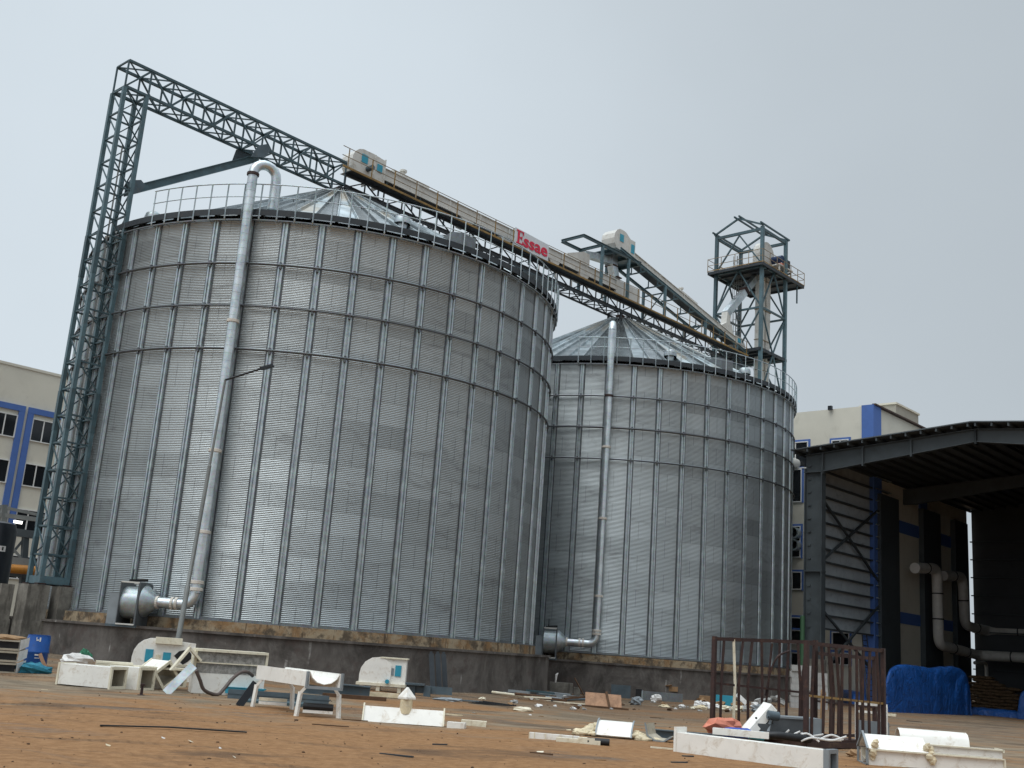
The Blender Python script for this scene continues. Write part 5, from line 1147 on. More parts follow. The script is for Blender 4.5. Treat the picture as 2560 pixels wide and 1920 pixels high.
for i in range(40):
    px = rg.uniform(1180, 1960); py = 1738+(px-1180)*0.035+rg.uniform(-4, 26); r = rg.uniform(0.03, 0.11)
    lump('litter_lump', rg.choice(['white_plastic', 'white_edge', 'cardboard', 'wood_dark', 'fan_light', 'wood_dark', 'block_grey']), 'small bit of rubbish strewn along the foot of the plinths', 'litter', px, py, r*1.5, r, r*0.6, 0.4, 200+i, 'small rubbish along the plinth foot', yaw=rg.uniform(0, 180))
lump('plastic_bag', 'white_plastic', 'white plastic bag lying in front of the grey galvanised box', 'bag', 1640, 1752, 0.26, 0.15, 0.18, 0.3, 77)
lump('plastic_bag', 'fan_light', 'translucent grey bag on the ground right of the brown boards', 'bag', 1590, 1762, 0.28, 0.2, 0.20, 0.35, 78)
b = MB(); b.box(0, 0.85, 0, 0.03, 0, 0.48); gsolo(b, 'metal_sheet', 'cyan_panel', 'light blue sheet standing in the rubbish heap behind the rusty cage', 'panel', 1787, 1762, 3)
b = MB(); b.box(0, 0.7, 0, 0.5, 0, 0.28); gsolo(b, 'cardboard_box', 'cardboard', 'flattened brown carton in the rubbish heap left of the cage', 'carton', 1748, 1753, 0)
b = MB(); b.bar((0, 0, 0.5), (0.45, 0.05, 0.12), 0.22, 0.16, (0, -1, 0.6)); gsolo(b, 'foam_block', 'white_plastic', 'white foam packing block tilted in the rubbish heap behind the cage', 'foam', 1840, 1762, 0)
for i in range(12):
    px = rg.uniform(1885, 1965); py = 1752+rg.uniform(-4, 12); s_ = rg.uniform(0.1, 0.2); b = MB().box(-s_, s_, -s_*0.6, s_*0.6, 0, s_*0.9)
    o = gsolo(b, 'broken_block', 'block_grey', 'broken grey block in the rubble pile behind the cage', 'broken block', px, py, rg.uniform(0, 90), 'broken blocks behind the cage', z=rg.uniform(0, 0.45)*(1-abs(px-1925)/45)); o.rotation_euler = (rg.uniform(-.5, .5), rg.uniform(-.5, .5), o.rotation_euler[2])
# foam covered troughs, white strips, black roll in the right foreground
t, k = gthing('white_channel', 'flat white channel with cross ribs lying left of the foamy trough', 'channel', 1322, 1843, -7)
MB().box(0, 0.98, 0, 0.14, 0, 0.12).build('web', 'white_panel', t); b = MB(); 
for x in (0.0, 0.1, 0.32, 0.6, 0.85): b.box(x, x+0.02, -0.012, 0.0, 0, 0.125)
b.build('rib', 'white_edge', t)
b = MB(); b.box(0, 0.85, 0, 0.16, 0.06, 0.085); b.box(0, 0.85, 0, 0.012, 0, 0.06); b.box(0.42, 0.74, 0.0, 0.2, 0.086, 0.12); gsolo(b, 'white_channel', 'white_edge', 'thin pale channel lying against the black roll', 'channel', 1390, 1852, -5)
t, k = gthing('foamed_trough', 'white trough section smeared with cream foam at both ends', 'trough', 1440, 1836, -9)
MB().sheet(([(0, 0.05), (0.1, 0.16), (0.38, 0.30), (0.52, 0.32)], 0.42, 1.16), 0.02, lambda a, c, d: Vector((d, a*0.9, c))).build('panel', 'white_panel', t)
for x in (0.40, 1.15): MB().sheet(([(-0.02, 0.04), (0.1, 0.19), (0.38, 0.34), (0.54, 0.36)], x, x+0.03), 0.02, lambda a, c, d: Vector((d, a*0.9, c))).build('edge_rib', 'fan_light', t)
rg2 = random.Random(5); b = MB()
for i in range(34): u_ = rg2.uniform(0.0, 0.42); y_ = rg2.uniform(0.0, 0.42); b.ball((u_, y_, 0.05+y_*0.45*u_/0.42+rg2.uniform(-0.02, 0.03)), rg2.uniform(0.07, 0.13), rg2.uniform(0.06, 0.1), 0.05, 9, 6, 0.35, rg2)
b.build('foam', 'foam_cream', t, smooth=True); b = MB()
for i in range(22): u_ = rg2.uniform(1.18, 1.5); y_ = rg2.uniform(0, 0.36); b.ball((u_, y_, 0.04+y_*0.45*(1.55-u_)/0.4), rg2.uniform(0.06, 0.12), rg2.uniform(0.05, 0.1), 0.05, 9, 6, 0.35, rg2)
fm = b.build('foam', 'foam_cream', t, smooth=True)
lump('foam_scrap', 'foam_cream', 'flat smear of cream foam on the earth right of the foamed trough', 'foam', 1600, 1848, 0.45, 0.14, 0.05, 0.3, 41)
t, k = gthing('black_roll', 'short black rubber roll lying in the foreground', 'roll', 1468, 1858, -3)
MB().tube([(0, 0, 0.065), (0.42, 0.05, 0.065)], 0.065, 18).build('sleeve', 'black_rubber', t, smooth='auto'); MB().tube([(-0.006, 0, 0.065), (-0.002, 0, 0.065)], 0.035, 14).build('core', 'deck_plate', t)
t, k = gthing('trough_section', 'pale curved trough lying open beside the blue-grey beam', 'trough', 1612, 1850, -14)
MB().sheet(([(0, 0.34), (0.05, 0.12), (0.2, 0.03), (0.4, 0.02), (0.55, 0.12)], 0, 0.7), 0.02, lambda a, c, d: Vector((a, d, c))).build('shell', 'white_inner', t); MB().sheet(([(-0.02, 0.36), (0.04, 0.11), (0.2, 0.01), (0.4, 0.0), (0.58, 0.12)], -0.03, 0.0), 0.03, lambda a, c, d: Vector((a, d, c))).build('rim', 'fan_light', t)
b = MB(); b.ibeam((0, 0, 0.11), (1.45, 0.1, 0.11), 0.16, 0.2, 0.02); gsolo(b, 'steel_beam', 'steel_blue_grey', 'blue-grey steel beam lying left of the rusty cage', 'beam', 1638, 1842, -4)
gsolo(MB().tube([(0, 0, 0.06), (0.7, 0.05, 0.06)], 0.055, 12), 'pipe_offcut', 'black_rubber', 'black pipe offcut in front of the blue-grey beam', 'pipe', 1690, 1848, -2, smooth='auto')
gsolo(MB().box(0, 0.6, 0, 0.06, 0, 0.035), 'wood_batten', 'white_edge', 'pale batten end lying beside the long white duct beam', 'batten', 1626, 1868, -3)
# long white beam (duct) across the foreground
A, Bq = G(1688, 1876), G(2062, 1926); d = (Bq-A); L = d.length; yaw = math.atan2(d.y, d.x)
t = thing('duct_beam', 'long white square duct lying across the right foreground, grey open end to the right', 'duct section', A, yaw, world=False)
Wd_ = 0.34; hollow(MB(), 0, L, 0, Wd_, 0, 0.36).build('shell', 'white_panel', t); hollow(MB(), 0.1, L-0.02, 0.022, Wd_-0.022, 0.022, 0.338, 0.004).build('lining', 'black_rubber', t)
frame_ring(L+0.03, 0, Wd_, 0, 0.36, 0.05, 0.05).build('flange', 'fan_light', t); MB().box(-0.03, 0.02, -0.02, Wd_+0.02, 0, 0.46).build('end_plate', 'white_panel', t)
MB().tube([(L-0.05, 0.17, 0.08), (L-0.03, 0.17, 0.08)], 0.14, 16).build('inner_disc', 'wood_dark', t)
gsolo(MB().box(0, 1.05, 0, 0.14, 0, 0.12), 'white_channel', 'white_panel', 'short white channel resting on top of the long white duct', 'channel', 1780, 1882, -5, z=0.36)
gsolo(MB().box(0, 0.95, 0, 0.16, 0, 0.10).box(0.95, 1.2, -0.02, 0.17, -0.02, 0.11), 'wood_beam', 'wood_dark', 'brown timber beam lying at the front edge of the cage floor', 'timber', 1902, 1878, -9, z=0.10)
# rusty cage
CA, CBp = Vector((5.27, 26.82, 0)), Vector((7.05, 25.30, 0)); CE = Vector((8.05, 28.1, 0)); CC = Vector((9.49, 27.36, 0)); CD = CC + (CE-CBp)*0.35
t = thing('rusty_cage', 'rusty brown barred steel cage with bent bars on a dark floor frame', 'cage', CA)
b = MB(); fl = [CA + Vector((-0.1, -0.1, 0)), CBp + Vector((0, -0.1, 0)), CC + Vector((0.1, 0, 0)), CE + Vector((0.7, 0.5, 0))]
b.add([p + Vector((0, 0, 0.0)) for p in fl] + [p+Vector((0, 0, 0.12)) for p in fl], [(3,2,1,0),(4,5,6,7),(0,1,5,4),(1,2,6,5),(2,3,7,6),(3,0,4,7)]); b.build('floor', 'rust_floor', t)
rg = random.Random(13)
def cage_panel(P, Q, zt0, zt1, n, zm=None, skip=(), white=(), bent=True):
    for k_, X, zt in ((0, P, zt0), (1, Q, zt1)): MB().bar(X+Vector((0, 0, 0.05)), X+Vector((0, 0, zt+0.06)), 0.095, 0.095).build('corner_post', 'rust_brown', t)
    MB().bar(P+Vector((0, 0, zt0)), Q+Vector((0, 0, zt1)), 0.06, 0.085).build('top_rail', 'rust_brown', t); MB().bar(P+Vector((0, 0, 0.14)), Q+Vector((0, 0, 0.14)), 0.06, 0.07).build('bottom_rail', 'rust_brown', t)
    dd = (Q-P).normalized()
    if zm: MB().bar(P+Vector((0, 0, zm)), Q+Vector((0, 0, zm-0.1)), 0.045, 0.05).build('middle_rail', 'yellow_worn' if zm == 1.12 else 'rust_brown', t)
    for i in range(1, n):
        if i in skip: continue
        f = i/n; X = P+(Q-P)*f; zt = zt0+(zt1-zt0)*f; lean = rg.uniform(-0.22, 0.22) if bent else 0
        pts = [X+Vector((0, 0, zt)), X+dd*(lean*0.6+rg.uniform(-0.03, 0.03))+Vector((0, 0, zt*0.55)), X+dd*lean*0.5+Vector((0, 0, 0.14))]
        b = MB(); b.bar(pts[0], pts[1], 0.056, 0.056, up=(0, 1, 0)); b.bar(pts[1], pts[2], 0.056, 0.056, up=(0, 1, 0)); b.build('bar', 'white_edge' if i in white else 'rust_brown', t)
cage_panel(CA, CE, 2.24, 2.36, 11, 1.22, (6,), (2,))
cage_panel(CBp, CC, 2.26, 2.26, 11, 1.12)
CF = CE + (CC-CBp)*0.85
cage_panel(CE, CF, 2.1, 2.1, 4, 0.95, (2,))
bb = CA+(CE-CA)*0.56
b = MB(); q = [bb+Vector((0, 0, 2.25)), bb+Vector((-0.06, 0, 1.6)), bb+Vector((-0.12, 0, 0.9)), bb+Vector((-0.30, 0, 0.2))]; b.tube(smooth_path(q), 0.028, 7); b.build('bent_bar', 'rust_brown', t)
b = MB(); q = [bb+Vector((0.45, 0.1, 2.1)), bb+Vector((0.15, 0, 1.95)), bb+Vector((-0.02, 0, 1.6)), bb+Vector((-0.15, 0, 1.0))]; b.tube(smooth_path(q), 0.026, 7); b.build('bent_bar', 'rust_brown', t)
# things in the cage
def ctag(b, name, mat, lab, cat, P, smooth=False): return tag(b.build(name, mat, org=P, smooth=smooth), lab, cat)
def onray(px, py, D):
    d = ray(px, py); return Vector((0, 0, CAMH))+d*(D/math.hypot(d.x, d.y))
D0 = 26.2
t = thing('curved_cover', 'cream curved cover plate leaning diagonally inside the rusty cage', 'cover', onray(1890, 1840, D0))
a0, a1, a2, a3 = onray(1846, 1829, D0-0.1), onray(1884, 1842, D0-0.15), onray(1942, 1778, D0+0.2), onray(1908, 1757, D0+0.3)
mid0 = (a0+a1)/2+Vector((-0.02, -0.10, 0.03)); mid1 = (a2+a3)/2+Vector((0.0, -0.10, 0.05)); n_ = Vector((0.03, 0.10, 0.02))
MB().add([a0, mid0, a1, a2, mid1, a3, a0+n_, mid0+n_, a1+n_, a2+n_, mid1+n_, a3+n_], [(0,1,4,5),(1,2,3,4),(6,11,10,7),(7,10,9,8),(0,6,7,1),(1,7,8,2),(2,8,9,3),(3,9,10,4),(4,10,11,5),(5,11,6,0)]).build('plate', 'white_panel', t)
for q in ((1890, 1795), (1921, 1793)): c_ = onray(q[0], q[1], D0-0.1); MB().tube([c_, c_+Vector((0, -0.03, 0))], 0.025, 8).build('bolt_hole', 'black_rubber', t)
def lay(px, D): 
    P = onray(px, 1860, D); P.z = 0.12; return P
P = lay(1990, 26.6); t = thing('grey_casing', 'grey sheet steel machine casing lying inside the rusty cage', 'casing', P, math.radians(8), world=False)
MB().box(-0.55, 0.60, 0.0, 0.6, 0, 0.46).build('body', 'fan_grey', t); b = MB(); b.box(-0.60, 0.62, -0.03, 0.62, 0.46, 0.50); b.box(0.25, 0.62, -0.035, 0.0, 0, 0.46); b.bar((-0.6, -0.03, 0.48), (-0.72, -0.15, 0.12), 0.06, 0.04); b.build('rim', 'fan_light', t); MB().box(-0.95, -0.5, -0.12, 0.3, 0, 0.32).build('motor_mount', 'fan_grey', t)
MB().tube([(-0.75, -0.2, 0.52), (-0.5, -0.2, 0.50)], 0.10, 14).build('hub', 'steel_blue_grey', t, smooth='auto')
P = lay(1800, 25.9); lump_b = MB(); rgl = random.Random(6); lump_b.ball((0, 0, 0.16), 0.42, 0.2, 0.22, 12, 8, 0.28, rgl)
for v in lump_b.v: v.z = max(0.005, v.z)
o = lump_b.build('plastic_sheet', 'salmon_bag'); o.location = P+Vector((0.1, 0.05, 0)); tag(o, 'salmon plastic sheet crumpled at the left inside the cage', 'plastic sheet')
lump_b = MB(); lump_b.ball((0, 0, 0.09), 0.42, 0.14, 0.12, 12, 8, 0.25, rgl)
for v in lump_b.v: v.z = max(0.005, v.z)
o = lump_b.build('plastic_sheet', 'blue_bag'); o.location = P+Vector((0.36, -0.28, 0)); tag(o, 'blue plastic sheet crumpled beside the salmon one in the cage', 'plastic sheet')
P = lay(1912, 25.5); b = MB(); b.tube([(-0.3, 0, 0.09), (0.02, 0.02, 0.09)], [0.07, 0.10], 12); o = b.build('motor_stub', 'cyan_panel', smooth='auto'); o.location = P+Vector((-0.05, 0, 0)); tag(o, 'teal round motor end lying on the cage floor', 'motor')
P = lay(1960, 25.9); b = MB(); b.tube(smooth_path([Vector((-0.5, 0, 0.08)), Vector((-0.2, -0.1, 0.12)), Vector((0.2, -0.05, 0.10)), Vector((0.6, 0.1, 0.08))]), 0.085, 10); o = b.build('hose', 'black_rubber', smooth='auto'); o.location = P; tag(o, 'thick black ribbed hose on the cage floor', 'hose')
for i in range(10):
    rg3 = random.Random(50+i); P = lay(1975+rg3.uniform(-25, 110), 26.1+rg3.uniform(-0.3, 0.6)); L = rg3.uniform(0.3, 0.7); a = rg3.uniform(-0.7, 0.7)
    b = MB(); b.tube(smooth_path([Vector((-L/2*math.cos(a), 0, 0.03+rg3.random()*0.1)), Vector((0, 0.03, 0.05+rg3.random()*0.15)), Vector((L/2*math.cos(a), 0.1*a, 0.03+rg3.random()*0.2))]), 0.022, 6)
    o = b.build('plastic_strip', 'white_plastic', smooth='auto'); o.location = P; tag(o, 'narrow white plastic strip tangled on the cage floor', 'plastic strip', 'white strips tangled on the cage floor')
b = MB(); P = onray(2058, 1735, 28.5); b.ball(P, 0.07, 0.05, 0.12, 8, 6, 0.15, rgl); b.bar(P+Vector((0, 0, -0.1)), P+Vector((-0.02, 0, -0.75)), 0.10, 0.06); tag(b.build('cardboard_scrap', 'cardboard', org=P, smooth=False), 'tan cardboard scrap hung upright among the right cage bars', 'scrap')
# white panel box behind the cage, pale beams further right
t, k = gthing('panel_box', 'tall white panel frame standing just behind the right side of the cage', 'panel', 2140, 1862, 6)
MB().box(0, 0.78, 0, 0.05, 0.0, 0.62).build('panel', 'fan_light', t); b = MB(); b.box(0.58, 0.74, -0.06, 0.06, 0, 0.98); b.box(-0.02, 0.04, -0.03, 0.06, 0, 1.0); b.box(-0.02, 0.74, -0.02, 0.04, 0.98, 1.04); b.build('frame', 'white_panel', t)
b = MB(); b.box(0, 1.25, 0, 0.25, 0.04, 0.14); gsolo(b, 'white_channel', 'white_panel', 'white channel on the ground beyond the cage, left of the blue tarpaulin foot', 'channel', 2142, 1782, -8)
b = MB(); b.box(0, 0.45, 0, 0.2, 0.0, 0.12); gsolo(b, 'white_channel', 'white_edge', 'short white channel end lying right of the cage corner', 'channel', 2214, 1788, -8)
# two white troughs at the lower right
t, k = gthing('trough_section', 'white covered trough with a pointed open end at the lower right', 'trough', 2172, 1908, 14)
L = 2.55
b = MB()
for y in (0.0, 0.62): b.box(0.0 if y < 0.1 else 0, L, y, y+0.02, 0, 0.30)
b.box(0, L, 0.02, 0.62, 0.0, 0.02); b.build('side_plate', 'white_panel', t)
b = MB(); b.box(0.0, L, -0.06, 0.0, 0.29, 0.315); b.box(0.0, L, -0.05, 0.0, -0.02, 0.0); b.box(L-0.02, L+0.01, -0.06, 0.0, 0, 0.3); b.build('flange', 'white_edge', t)
MB().sheet(([(0.02, 0.29), (0.12, 0.14), (0.32, 0.08), (0.52, 0.14), (0.62, 0.29)], 0.0, L), 0.012, lambda a, c, d: Vector((d, a, c))).build('curved_bottom', 'white_inner', t)
MB().sheet(([(-0.05, 0.31), (0.32, 0.56), (0.69, 0.31)], -0.02, 1.12), 0.012, lambda a, c, d: Vector((d, a, c))).build('ridge_lid', 'white_panel', t)
b = MB(); b.sheet(([(-0.07, 0.30), (0.32, 0.59), (0.71, 0.30)], -0.06, -0.02), 0.04, lambda a, c, d: Vector((d, a, c))); b.box(-0.06, -0.02, -0.05, 0.0, 0, 0.3); b.box(-0.06, -0.02, 0.64, 0.69, 0, 0.3); b.box(-0.06, -0.02, -0.05, 0.69, -0.02, 0.04); b.build('end_frame', 'fan_light', t)
rg2 = random.Random(8)
for x in (0.12, 1.15):
    b = MB()
    for i in range(5): b.ball((x+rg2.uniform(-0.08, 0.08), -0.02+rg2.uniform(-0.03, 0.03), 0.18+i*0.06), 0.07, 0.05, 0.08, 8, 5, 0.35, rg2)
    b.build('packing_tape', 'foam_cream', t)
t, k = gthing('trough_section', 'white trough with rounded cover lying behind the pointed one', 'trough', 2268, 1884, 12)
MB().sheet(([(-0.03, 0.22), (0.02, 0.40), (0.12, 0.50), (0.26, 0.54), (0.42, 0.50), (0.55, 0.40), (0.60, 0.22)], -0.15, 1.35), 0.015, lambda a, c, d: Vector((d, a, c))).build('rounded_cover', 'white_panel', t, smooth='auto')
b = MB(); b.box(0, 2.05, 0, 0.02, 0, 0.24); b.box(0, 2.05, 0.55, 0.57, 0, 0.24); b.box(2.03, 2.05, 0.02, 0.55, 0, 0.24); b.build('side_plate', 'white_panel', t)
b = MB(); b.box(0, 2.07, -0.05, 0.0, 0.235, 0.26); b.box(2.05, 2.09, -0.05, 0.6, 0.2, 0.26); b.build('flange', 'white_edge', t)
lump('paper_scrap', 'cardboard', 'crumpled tan wrapping paper between the cage and the pointed trough', 'paper', 2140, 1893, 0.2, 0.1, 0.09, 0.35, 61)
# left: crates, drum, cloth, bag, bollard stub
t, k = gthing('crate_stack', 'stack of three black and white slatted crates at the left picture edge', 'crates', 2, 1678, 0)
for i in range(3):
    z = i*0.31; b = MB(); b.box(-0.9, 0.36, 0, 0.62, z, z+0.045); b.box(-0.9, 0.36, 0, 0.05, z+0.23, z+0.28); b.build('front_rail', 'white_inner', t)
    MB().box(-0.9, 0.34, 0.06, 0.6, z+0.05, z+0.28).build('dark_core', 'black_rubber', t)
    b = MB(); b.prism([(0.37, z), (0.60, z+0.12), (0.60, z+0.36), (0.37, z+0.28)], 0.0, 0.04, lambda a, c, d: Vector((a, 0.02+(a-0.37)*1.8+d, c))); b.build('side_panel', 'white_plastic', t)
lump('paper_sheet', 'cardboard', 'brown paper sheet lying on top of the black crate stack', 'paper', 6, 1684, 0.4, 0.2, 0.08, 0.25, 71, z=0.92)
lump('plastic_scrap', 'white_plastic', 'white scrap lying on the right end of the crate stack', 'scrap', 26, 1684, 0.12, 0.07, 0.05, 0.3, 72, z=0.92)
P = G(88, 1655); t = thing('plastic_drum', 'blue plastic drum with pale markings in front of the concrete pier', 'drum', P)
MB().lathe([(0, 0), (0.30, 0), (0.33, 0.05), (0.33, 0.40), (0.345, 0.42), (0.345, 0.46), (0.33, 0.48), (0.33, 0.88), (0.31, 0.92), (0.315, 0.95), (0.28, 0.95), (0.27, 0.90), (0, 0.90)], 32, lambda a, b_, c: P+Vector((a, b_, c*0.98))).build('shell', 'drum_blue', t, smooth='auto')
va = math.atan2(-P.y, -P.x)
def curvemark(a0, a1, z0, z1, r=0.336):
    b = MB(); n_ = 6
    for i in range(n_+1):
        a = va+a0+(a1-a0)*i/n_
        for z in (z0, z1): b.v.append(P+Vector((r*math.cos(a), r*math.sin(a), z)))
    b.f = [(2*i, 2*i+2, 2*i+3, 2*i+1) for i in range(n_)]; return b
for q in ((-0.15, 0.5, 0.335, 0.375), (0.35, 0.5, 0.25, 0.285), (-0.12, 0.28, 0.255, 0.275)): curvemark(q[0], q[1], q[2], q[3], 0.338).build('printed_line', 'white_plastic', t)
for q in ((0.05, 0.18, 0.74, 0.86), (-0.20, 0.0, 0.76, 0.80), (-0.22, -0.15, 0.80, 0.86)): curvemark(q[0], q[1], q[2], q[3], 0.334).build('printed_emblem', 'white_plastic', t)
for i, (px, py, r) in enumerate(((62, 1664, 0.3), (88, 1672, 0.32), (106, 1670, 0.2))):
    lump('cloth_heap', 'teal_cloth', ('teal cloth crumpled left of the drum foot', 'teal cloth crumpled right in front of the blue drum', 'teal cloth end trailing right of the blue drum')[i], 'cloth', px, py, r*1.3, r*0.6, r*0.5, 0.4, 80+i)
lump('grain_bag', 'white_plastic', 'white bag slumped on the long white duct section', 'bag', 185, 1690, 0.42, 0.2, 0.17, 0.2, 90, z=0.35)
lump('grain_bag', 'green_bag', 'green end of a bag behind the long white duct section', 'bag', 207, 1684, 0.18, 0.12, 0.22, 0.3, 91, z=0.35)
t, k = gthing('screw_jack', 'small rusty screw jack standing on the earth before the duct mouths', 'jack', 353, 1737, 0)
MB().tube([(0, 0, 0), (0, 0, 0.02), (0, 0, 0.03), (0, 0, 0.22)], [0.09, 0.09, 0.035, 0.03], 10).build('base', 'rust_brown', t, smooth='auto'); MB().box(-0.05, 0.05, -0.05, 0.05, 0.22, 0.27).build('head', 'rust_brown', t)
b = MB(); b.bar((-0.95, 0, 0.03), (0.1, 0.02, 0.05), 0.06, 0.02); b.bar((0.1, 0.02, 0.05), (1.35, -0.02, 0.03), 0.07, 0.02); gsolo(b, 'strap', 'black_rubber', 'long dark flat strap lying alone on the orange earth at the left', 'strap', 405, 1820, 3)
gsolo(MB().bar((-0.06, 0, 0.01), (0.08, 0.02, 0.012), 0.05, 0.012), 'wrapper', 'foam_cream', 'small yellowish wrapper on the earth below the long white duct', 'wrapper', 110, 1722, 0)
b = MB(); b.bar((0, 0, 0), (-0.25, 0.1, 0.45), 0.1, 0.06, (0, -1, 0)); gsolo(b, 'wood_batten', 'wood_plank', 'short brown stick leaning against the blue drum', 'batten', 118, 1662, 0)
# scattered scraps
rg = random.Random(99)
for i in range(13):
    px = rg.uniform(60, 2500); py = rg.uniform(1745, 1900)+px*0.008; s_ = rg.uniform(0.03, 0.11)
    b = MB(); b.add([(-s_, -s_*0.4, 0.005), (s_*0.8, -s_*0.5, 0.012), (s_, s_*0.4, 0.03), (-s_*0.7, s_*0.5, 0.02), (0, 0, s_*0.35)], [(0,1,4),(1,2,4),(2,3,4),(3,0,4)])
    gsolo(b, 'paper_scrap', rg.choice(['white_plastic', 'white_edge', 'foam_cream']), 'tiny pale scrap lying on the bare earth', 'scrap', px, min(py, 1905), rg.uniform(0, 180), 'pale scraps scattered over the yard')
for i in range(16):
    px = rg.uniform(760, 2520); py = rg.uniform(1750, 1900)+px*0.008; L = rg.uniform(0.15, 0.8)
    gsolo(MB().bar((-L/2, 0, 0.018), (L/2, L*0.04, 0.022), rg.uniform(0.02, 0.05), 0.02), 'wood_stick', rg.choice(['wood_dark', 'wood_dark', 'cardboard', 'deck_plate']), 'thin dark stick lying on the bare earth', 'stick', px, min(py, 1908), rg.uniform(-35, 35), 'sticks scattered over the yard')
lump('tarp_scrap', 'fan_light', 'pale grey cloth scrap on the earth near the upright channels', 'cloth', 1120, 1752, 0.42, 0.16, 0.06, 0.35, 101)
b = MB(); b.box(-0.6, 0.5, 0, 0.35, 0.03, 0.06); o = gsolo(b, 'steel_plate', 'steel_blue_grey', 'flat blue-grey plate right of the upright channels', 'steel plate', 1160, 1752, -14)
b = MB()
for i in range(5): b.bar((-0.7+i*0.1, 0.06*i, 0.03+0.02*i), (0.55+0.05*i, 0.1*i-0.1, 0.05), 0.05, 0.03)
gsolo(b, 'cable_bundle', 'black_rubber', 'dark bundle of bars lying on the earth left of the offcut pile', 'bundle', 1228, 1762, -6)
lump('foam_scrap', 'white_edge', 'flat cream scrap on the earth below the dark bundle', 'scrap', 1307, 1776, 0.3, 0.14, 0.08, 0.25, 102)
lump('foam_scrap', 'foam_cream', 'tan foam chunk on the earth left of the cage', 'scrap', 1752, 1772, 0.28, 0.12, 0.10, 0.3, 103)
lump('foam_scrap', 'foam_cream', 'yellow foam chunk on the earth below the grey box', 'scrap', 1660, 1768, 0.22, 0.1, 0.07, 0.35, 104)
lump('foam_scrap', 'white_plastic', 'white rag right of the upright channels by the plinth', 'scrap', 1182, 1730, 0.25, 0.14, 0.2, 0.35, 105)
b = MB(); b.box(-0.9, 0.9, 0, 0.2, 0.0, 0.12); gsolo(b, 'timber', 'wood_dark', 'dark timber lying between white housing and ridge cover', 'timber', 885, 1745, -7)
b = MB(); b.box(-0.5, 0.6, 0, 0.18, 0.02, 0.14); gsolo(b, 'foam_strip', 'foam_cream', 'stained cream strip in front of the half-round housing', 'strip', 945, 1742, -4)
# ------------------------------------------------------------------ street lamp in front of the nearer silo
Pb = G(428, 1692); d = ray(563, 950); T_ = Vector((0, 0, CAMH))+d*(math.hypot(Pb.x, Pb.y)*1.0/math.hypot(d.x, d.y))
t = thing('street_lamp', 'slim grey lamp post with one slanting arm in front of the nearer silo', 'lamp post', Pb)
MB().tube([Pb+Vector((0, 0, -0.1)), Pb+(T_-Pb)*0.3, Pb+(T_-Pb)*0.302, Pb+(T_-Pb)*0.7, Pb+(T_-Pb)*0.702, T_], [0.085, 0.08, 0.065, 0.06, 0.042, 0.038], 14).build('pole', 'lamp_grey', t, smooth='auto')
d = ray(652, 922); A1 = Vector((0, 0, CAMH))+d*(math.hypot(Pb.x, Pb.y)*0.985/math.hypot(d.x, d.y)); d = ray(683, 914); A2 = Vector((0, 0, CAMH))+d*(math.hypot(Pb.x, Pb.y)*0.98/math.hypot(d.x, d.y))
MB().tube([T_, A1], 0.035, 8).build('arm', 'black_plastic', t, smooth='auto')
b = MB(); b.bar(A1, A2, 0.20, 0.07); b.build('lamp_head', 'black_plastic', t)
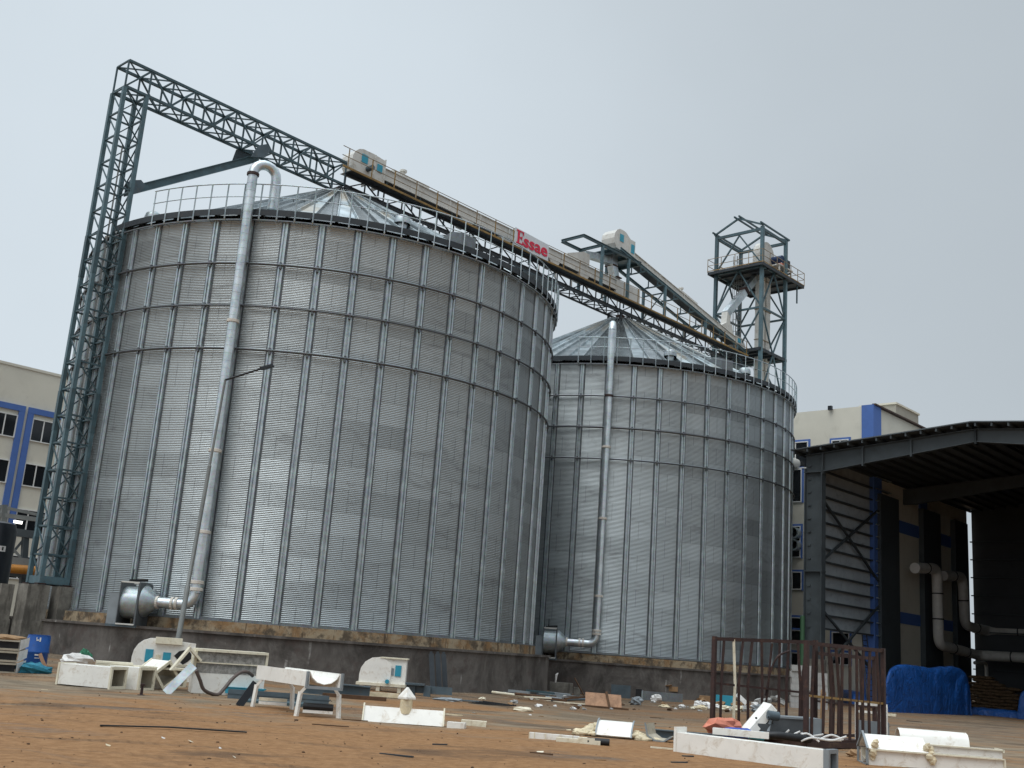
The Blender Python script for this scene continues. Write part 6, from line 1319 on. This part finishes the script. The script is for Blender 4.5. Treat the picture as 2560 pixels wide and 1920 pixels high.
# ------------------------------------------------------------------ pipe rack, orange pipe, dark tank at far left
def LW(px, py, D): d = ray(px, py); return Vector((0, 0, CAMH))+d*(D/math.hypot(d.x, d.y))
DR = 58.0
t = thing('pipe_rack', 'grey steel pipe rack with crossed braces behind the lattice tower foot', 'rack', Vector((LW(40, 1500, DR).x, LW(40, 1500, DR).y, 0)))
def rk(p, q, w_, nm, D=DR, m_='lamp_grey', h=None): MB().bar(LW(p[0], p[1], D), LW(q[0], q[1], D), w_, h or w_).build(nm, m_, t)
rk((-40, 1258), (120, 1292), 0.14, 'beam'); rk((-40, 1282), (120, 1302), 0.2, 'beam'); rk((0, 1325), (90, 1338), 0.36, 'beam', m_='shed_steel'); rk((4, 1400), (75, 1408), 0.4, 'beam', m_='lamp_grey')
rk((10, 1262), (-3, 1560), 0.26, 'column'); rk((64, 1338), (50, 1560), 0.26, 'column', m_='shed_steel'); rk((8, 1345), (62, 1405), 0.12, 'brace'); rk((60, 1348), (12, 1405), 0.12, 'brace', m_='shed_steel')
rk((10, 1430), (90, 1440), 0.30, 'beam', m_='shed_steel')
t2 = thing('process_pipe', 'orange pipe running low along the pipe rack at the far left', 'pipe', LW(40, 1422, DR-0.5))
MB().tube([LW(-30, 1417, DR-0.5), LW(95, 1427, DR-0.5)], 0.21, 14).build('tube', 'orange_paint', t2, smooth='auto')
t3 = thing('tube_light', 'lit white tube light hung under the pipe rack beam', 'lamp', LW(45, 1305, DR-0.4)); MB().tube([LW(34, 1303, DR-0.4), LW(56, 1307, DR-0.4)], [0.075, 0.075], 10).build('tube', 'lamp_lit', t3, smooth='auto'); MB().bar(LW(34, 1300, DR-0.4), LW(58, 1303, DR-0.4), 0.1, 0.03).build('fitting', 'fan_light', t3)
D4 = 49.0; gb = G(-10, 1640); P = LW(-52, 1560, D4); P.z = gz(P.x, P.y)
t = thing('dark_tank', 'tall dark tank cut by the left picture edge, with a white label', 'tank', P)
rT = 0.78; zt_ = LW(-5, 1330, D4).z
MB().lathe([(rT, 0), (rT, zt_-0.35), (rT*0.9, zt_-0.08), (rT*0.55, zt_), (0, zt_)], 28, lambda a, b_, c: P+Vector((a, b_, c))).build('shell', 'black_plastic', t, smooth='auto')
L1 = LW(3, 1398, D4-0.8); dv = Vector((P.x, P.y, 0)).normalized(); rv = Vector((dv.y, -dv.x, 0))
al = math.atan2(-P.y, -P.x)
def tm(a0, a1, z0, z1, m_, nm, r):
    b = MB(); n_ = 5
    for i in range(n_+1):
        a = al+a0+(a1-a0)*i/n_
        for z in (z0, z1): b.v.append(P+Vector((r*math.cos(a), r*math.sin(a), z)))
    b.f = [(2*i, 2*i+2, 2*i+3, 2*i+1) for i in range(n_)]; b.build(nm, m_, t)
zl = LW(3, 1398, D4-0.8).z
tm(0.15, 0.62, zl-0.11, zl+0.11, 'white_plastic', 'label_plate', rT+0.006); tm(0.42, 0.50, zl-0.07, zl+0.07, 'black_rubber', 'label_mark', rT+0.012)
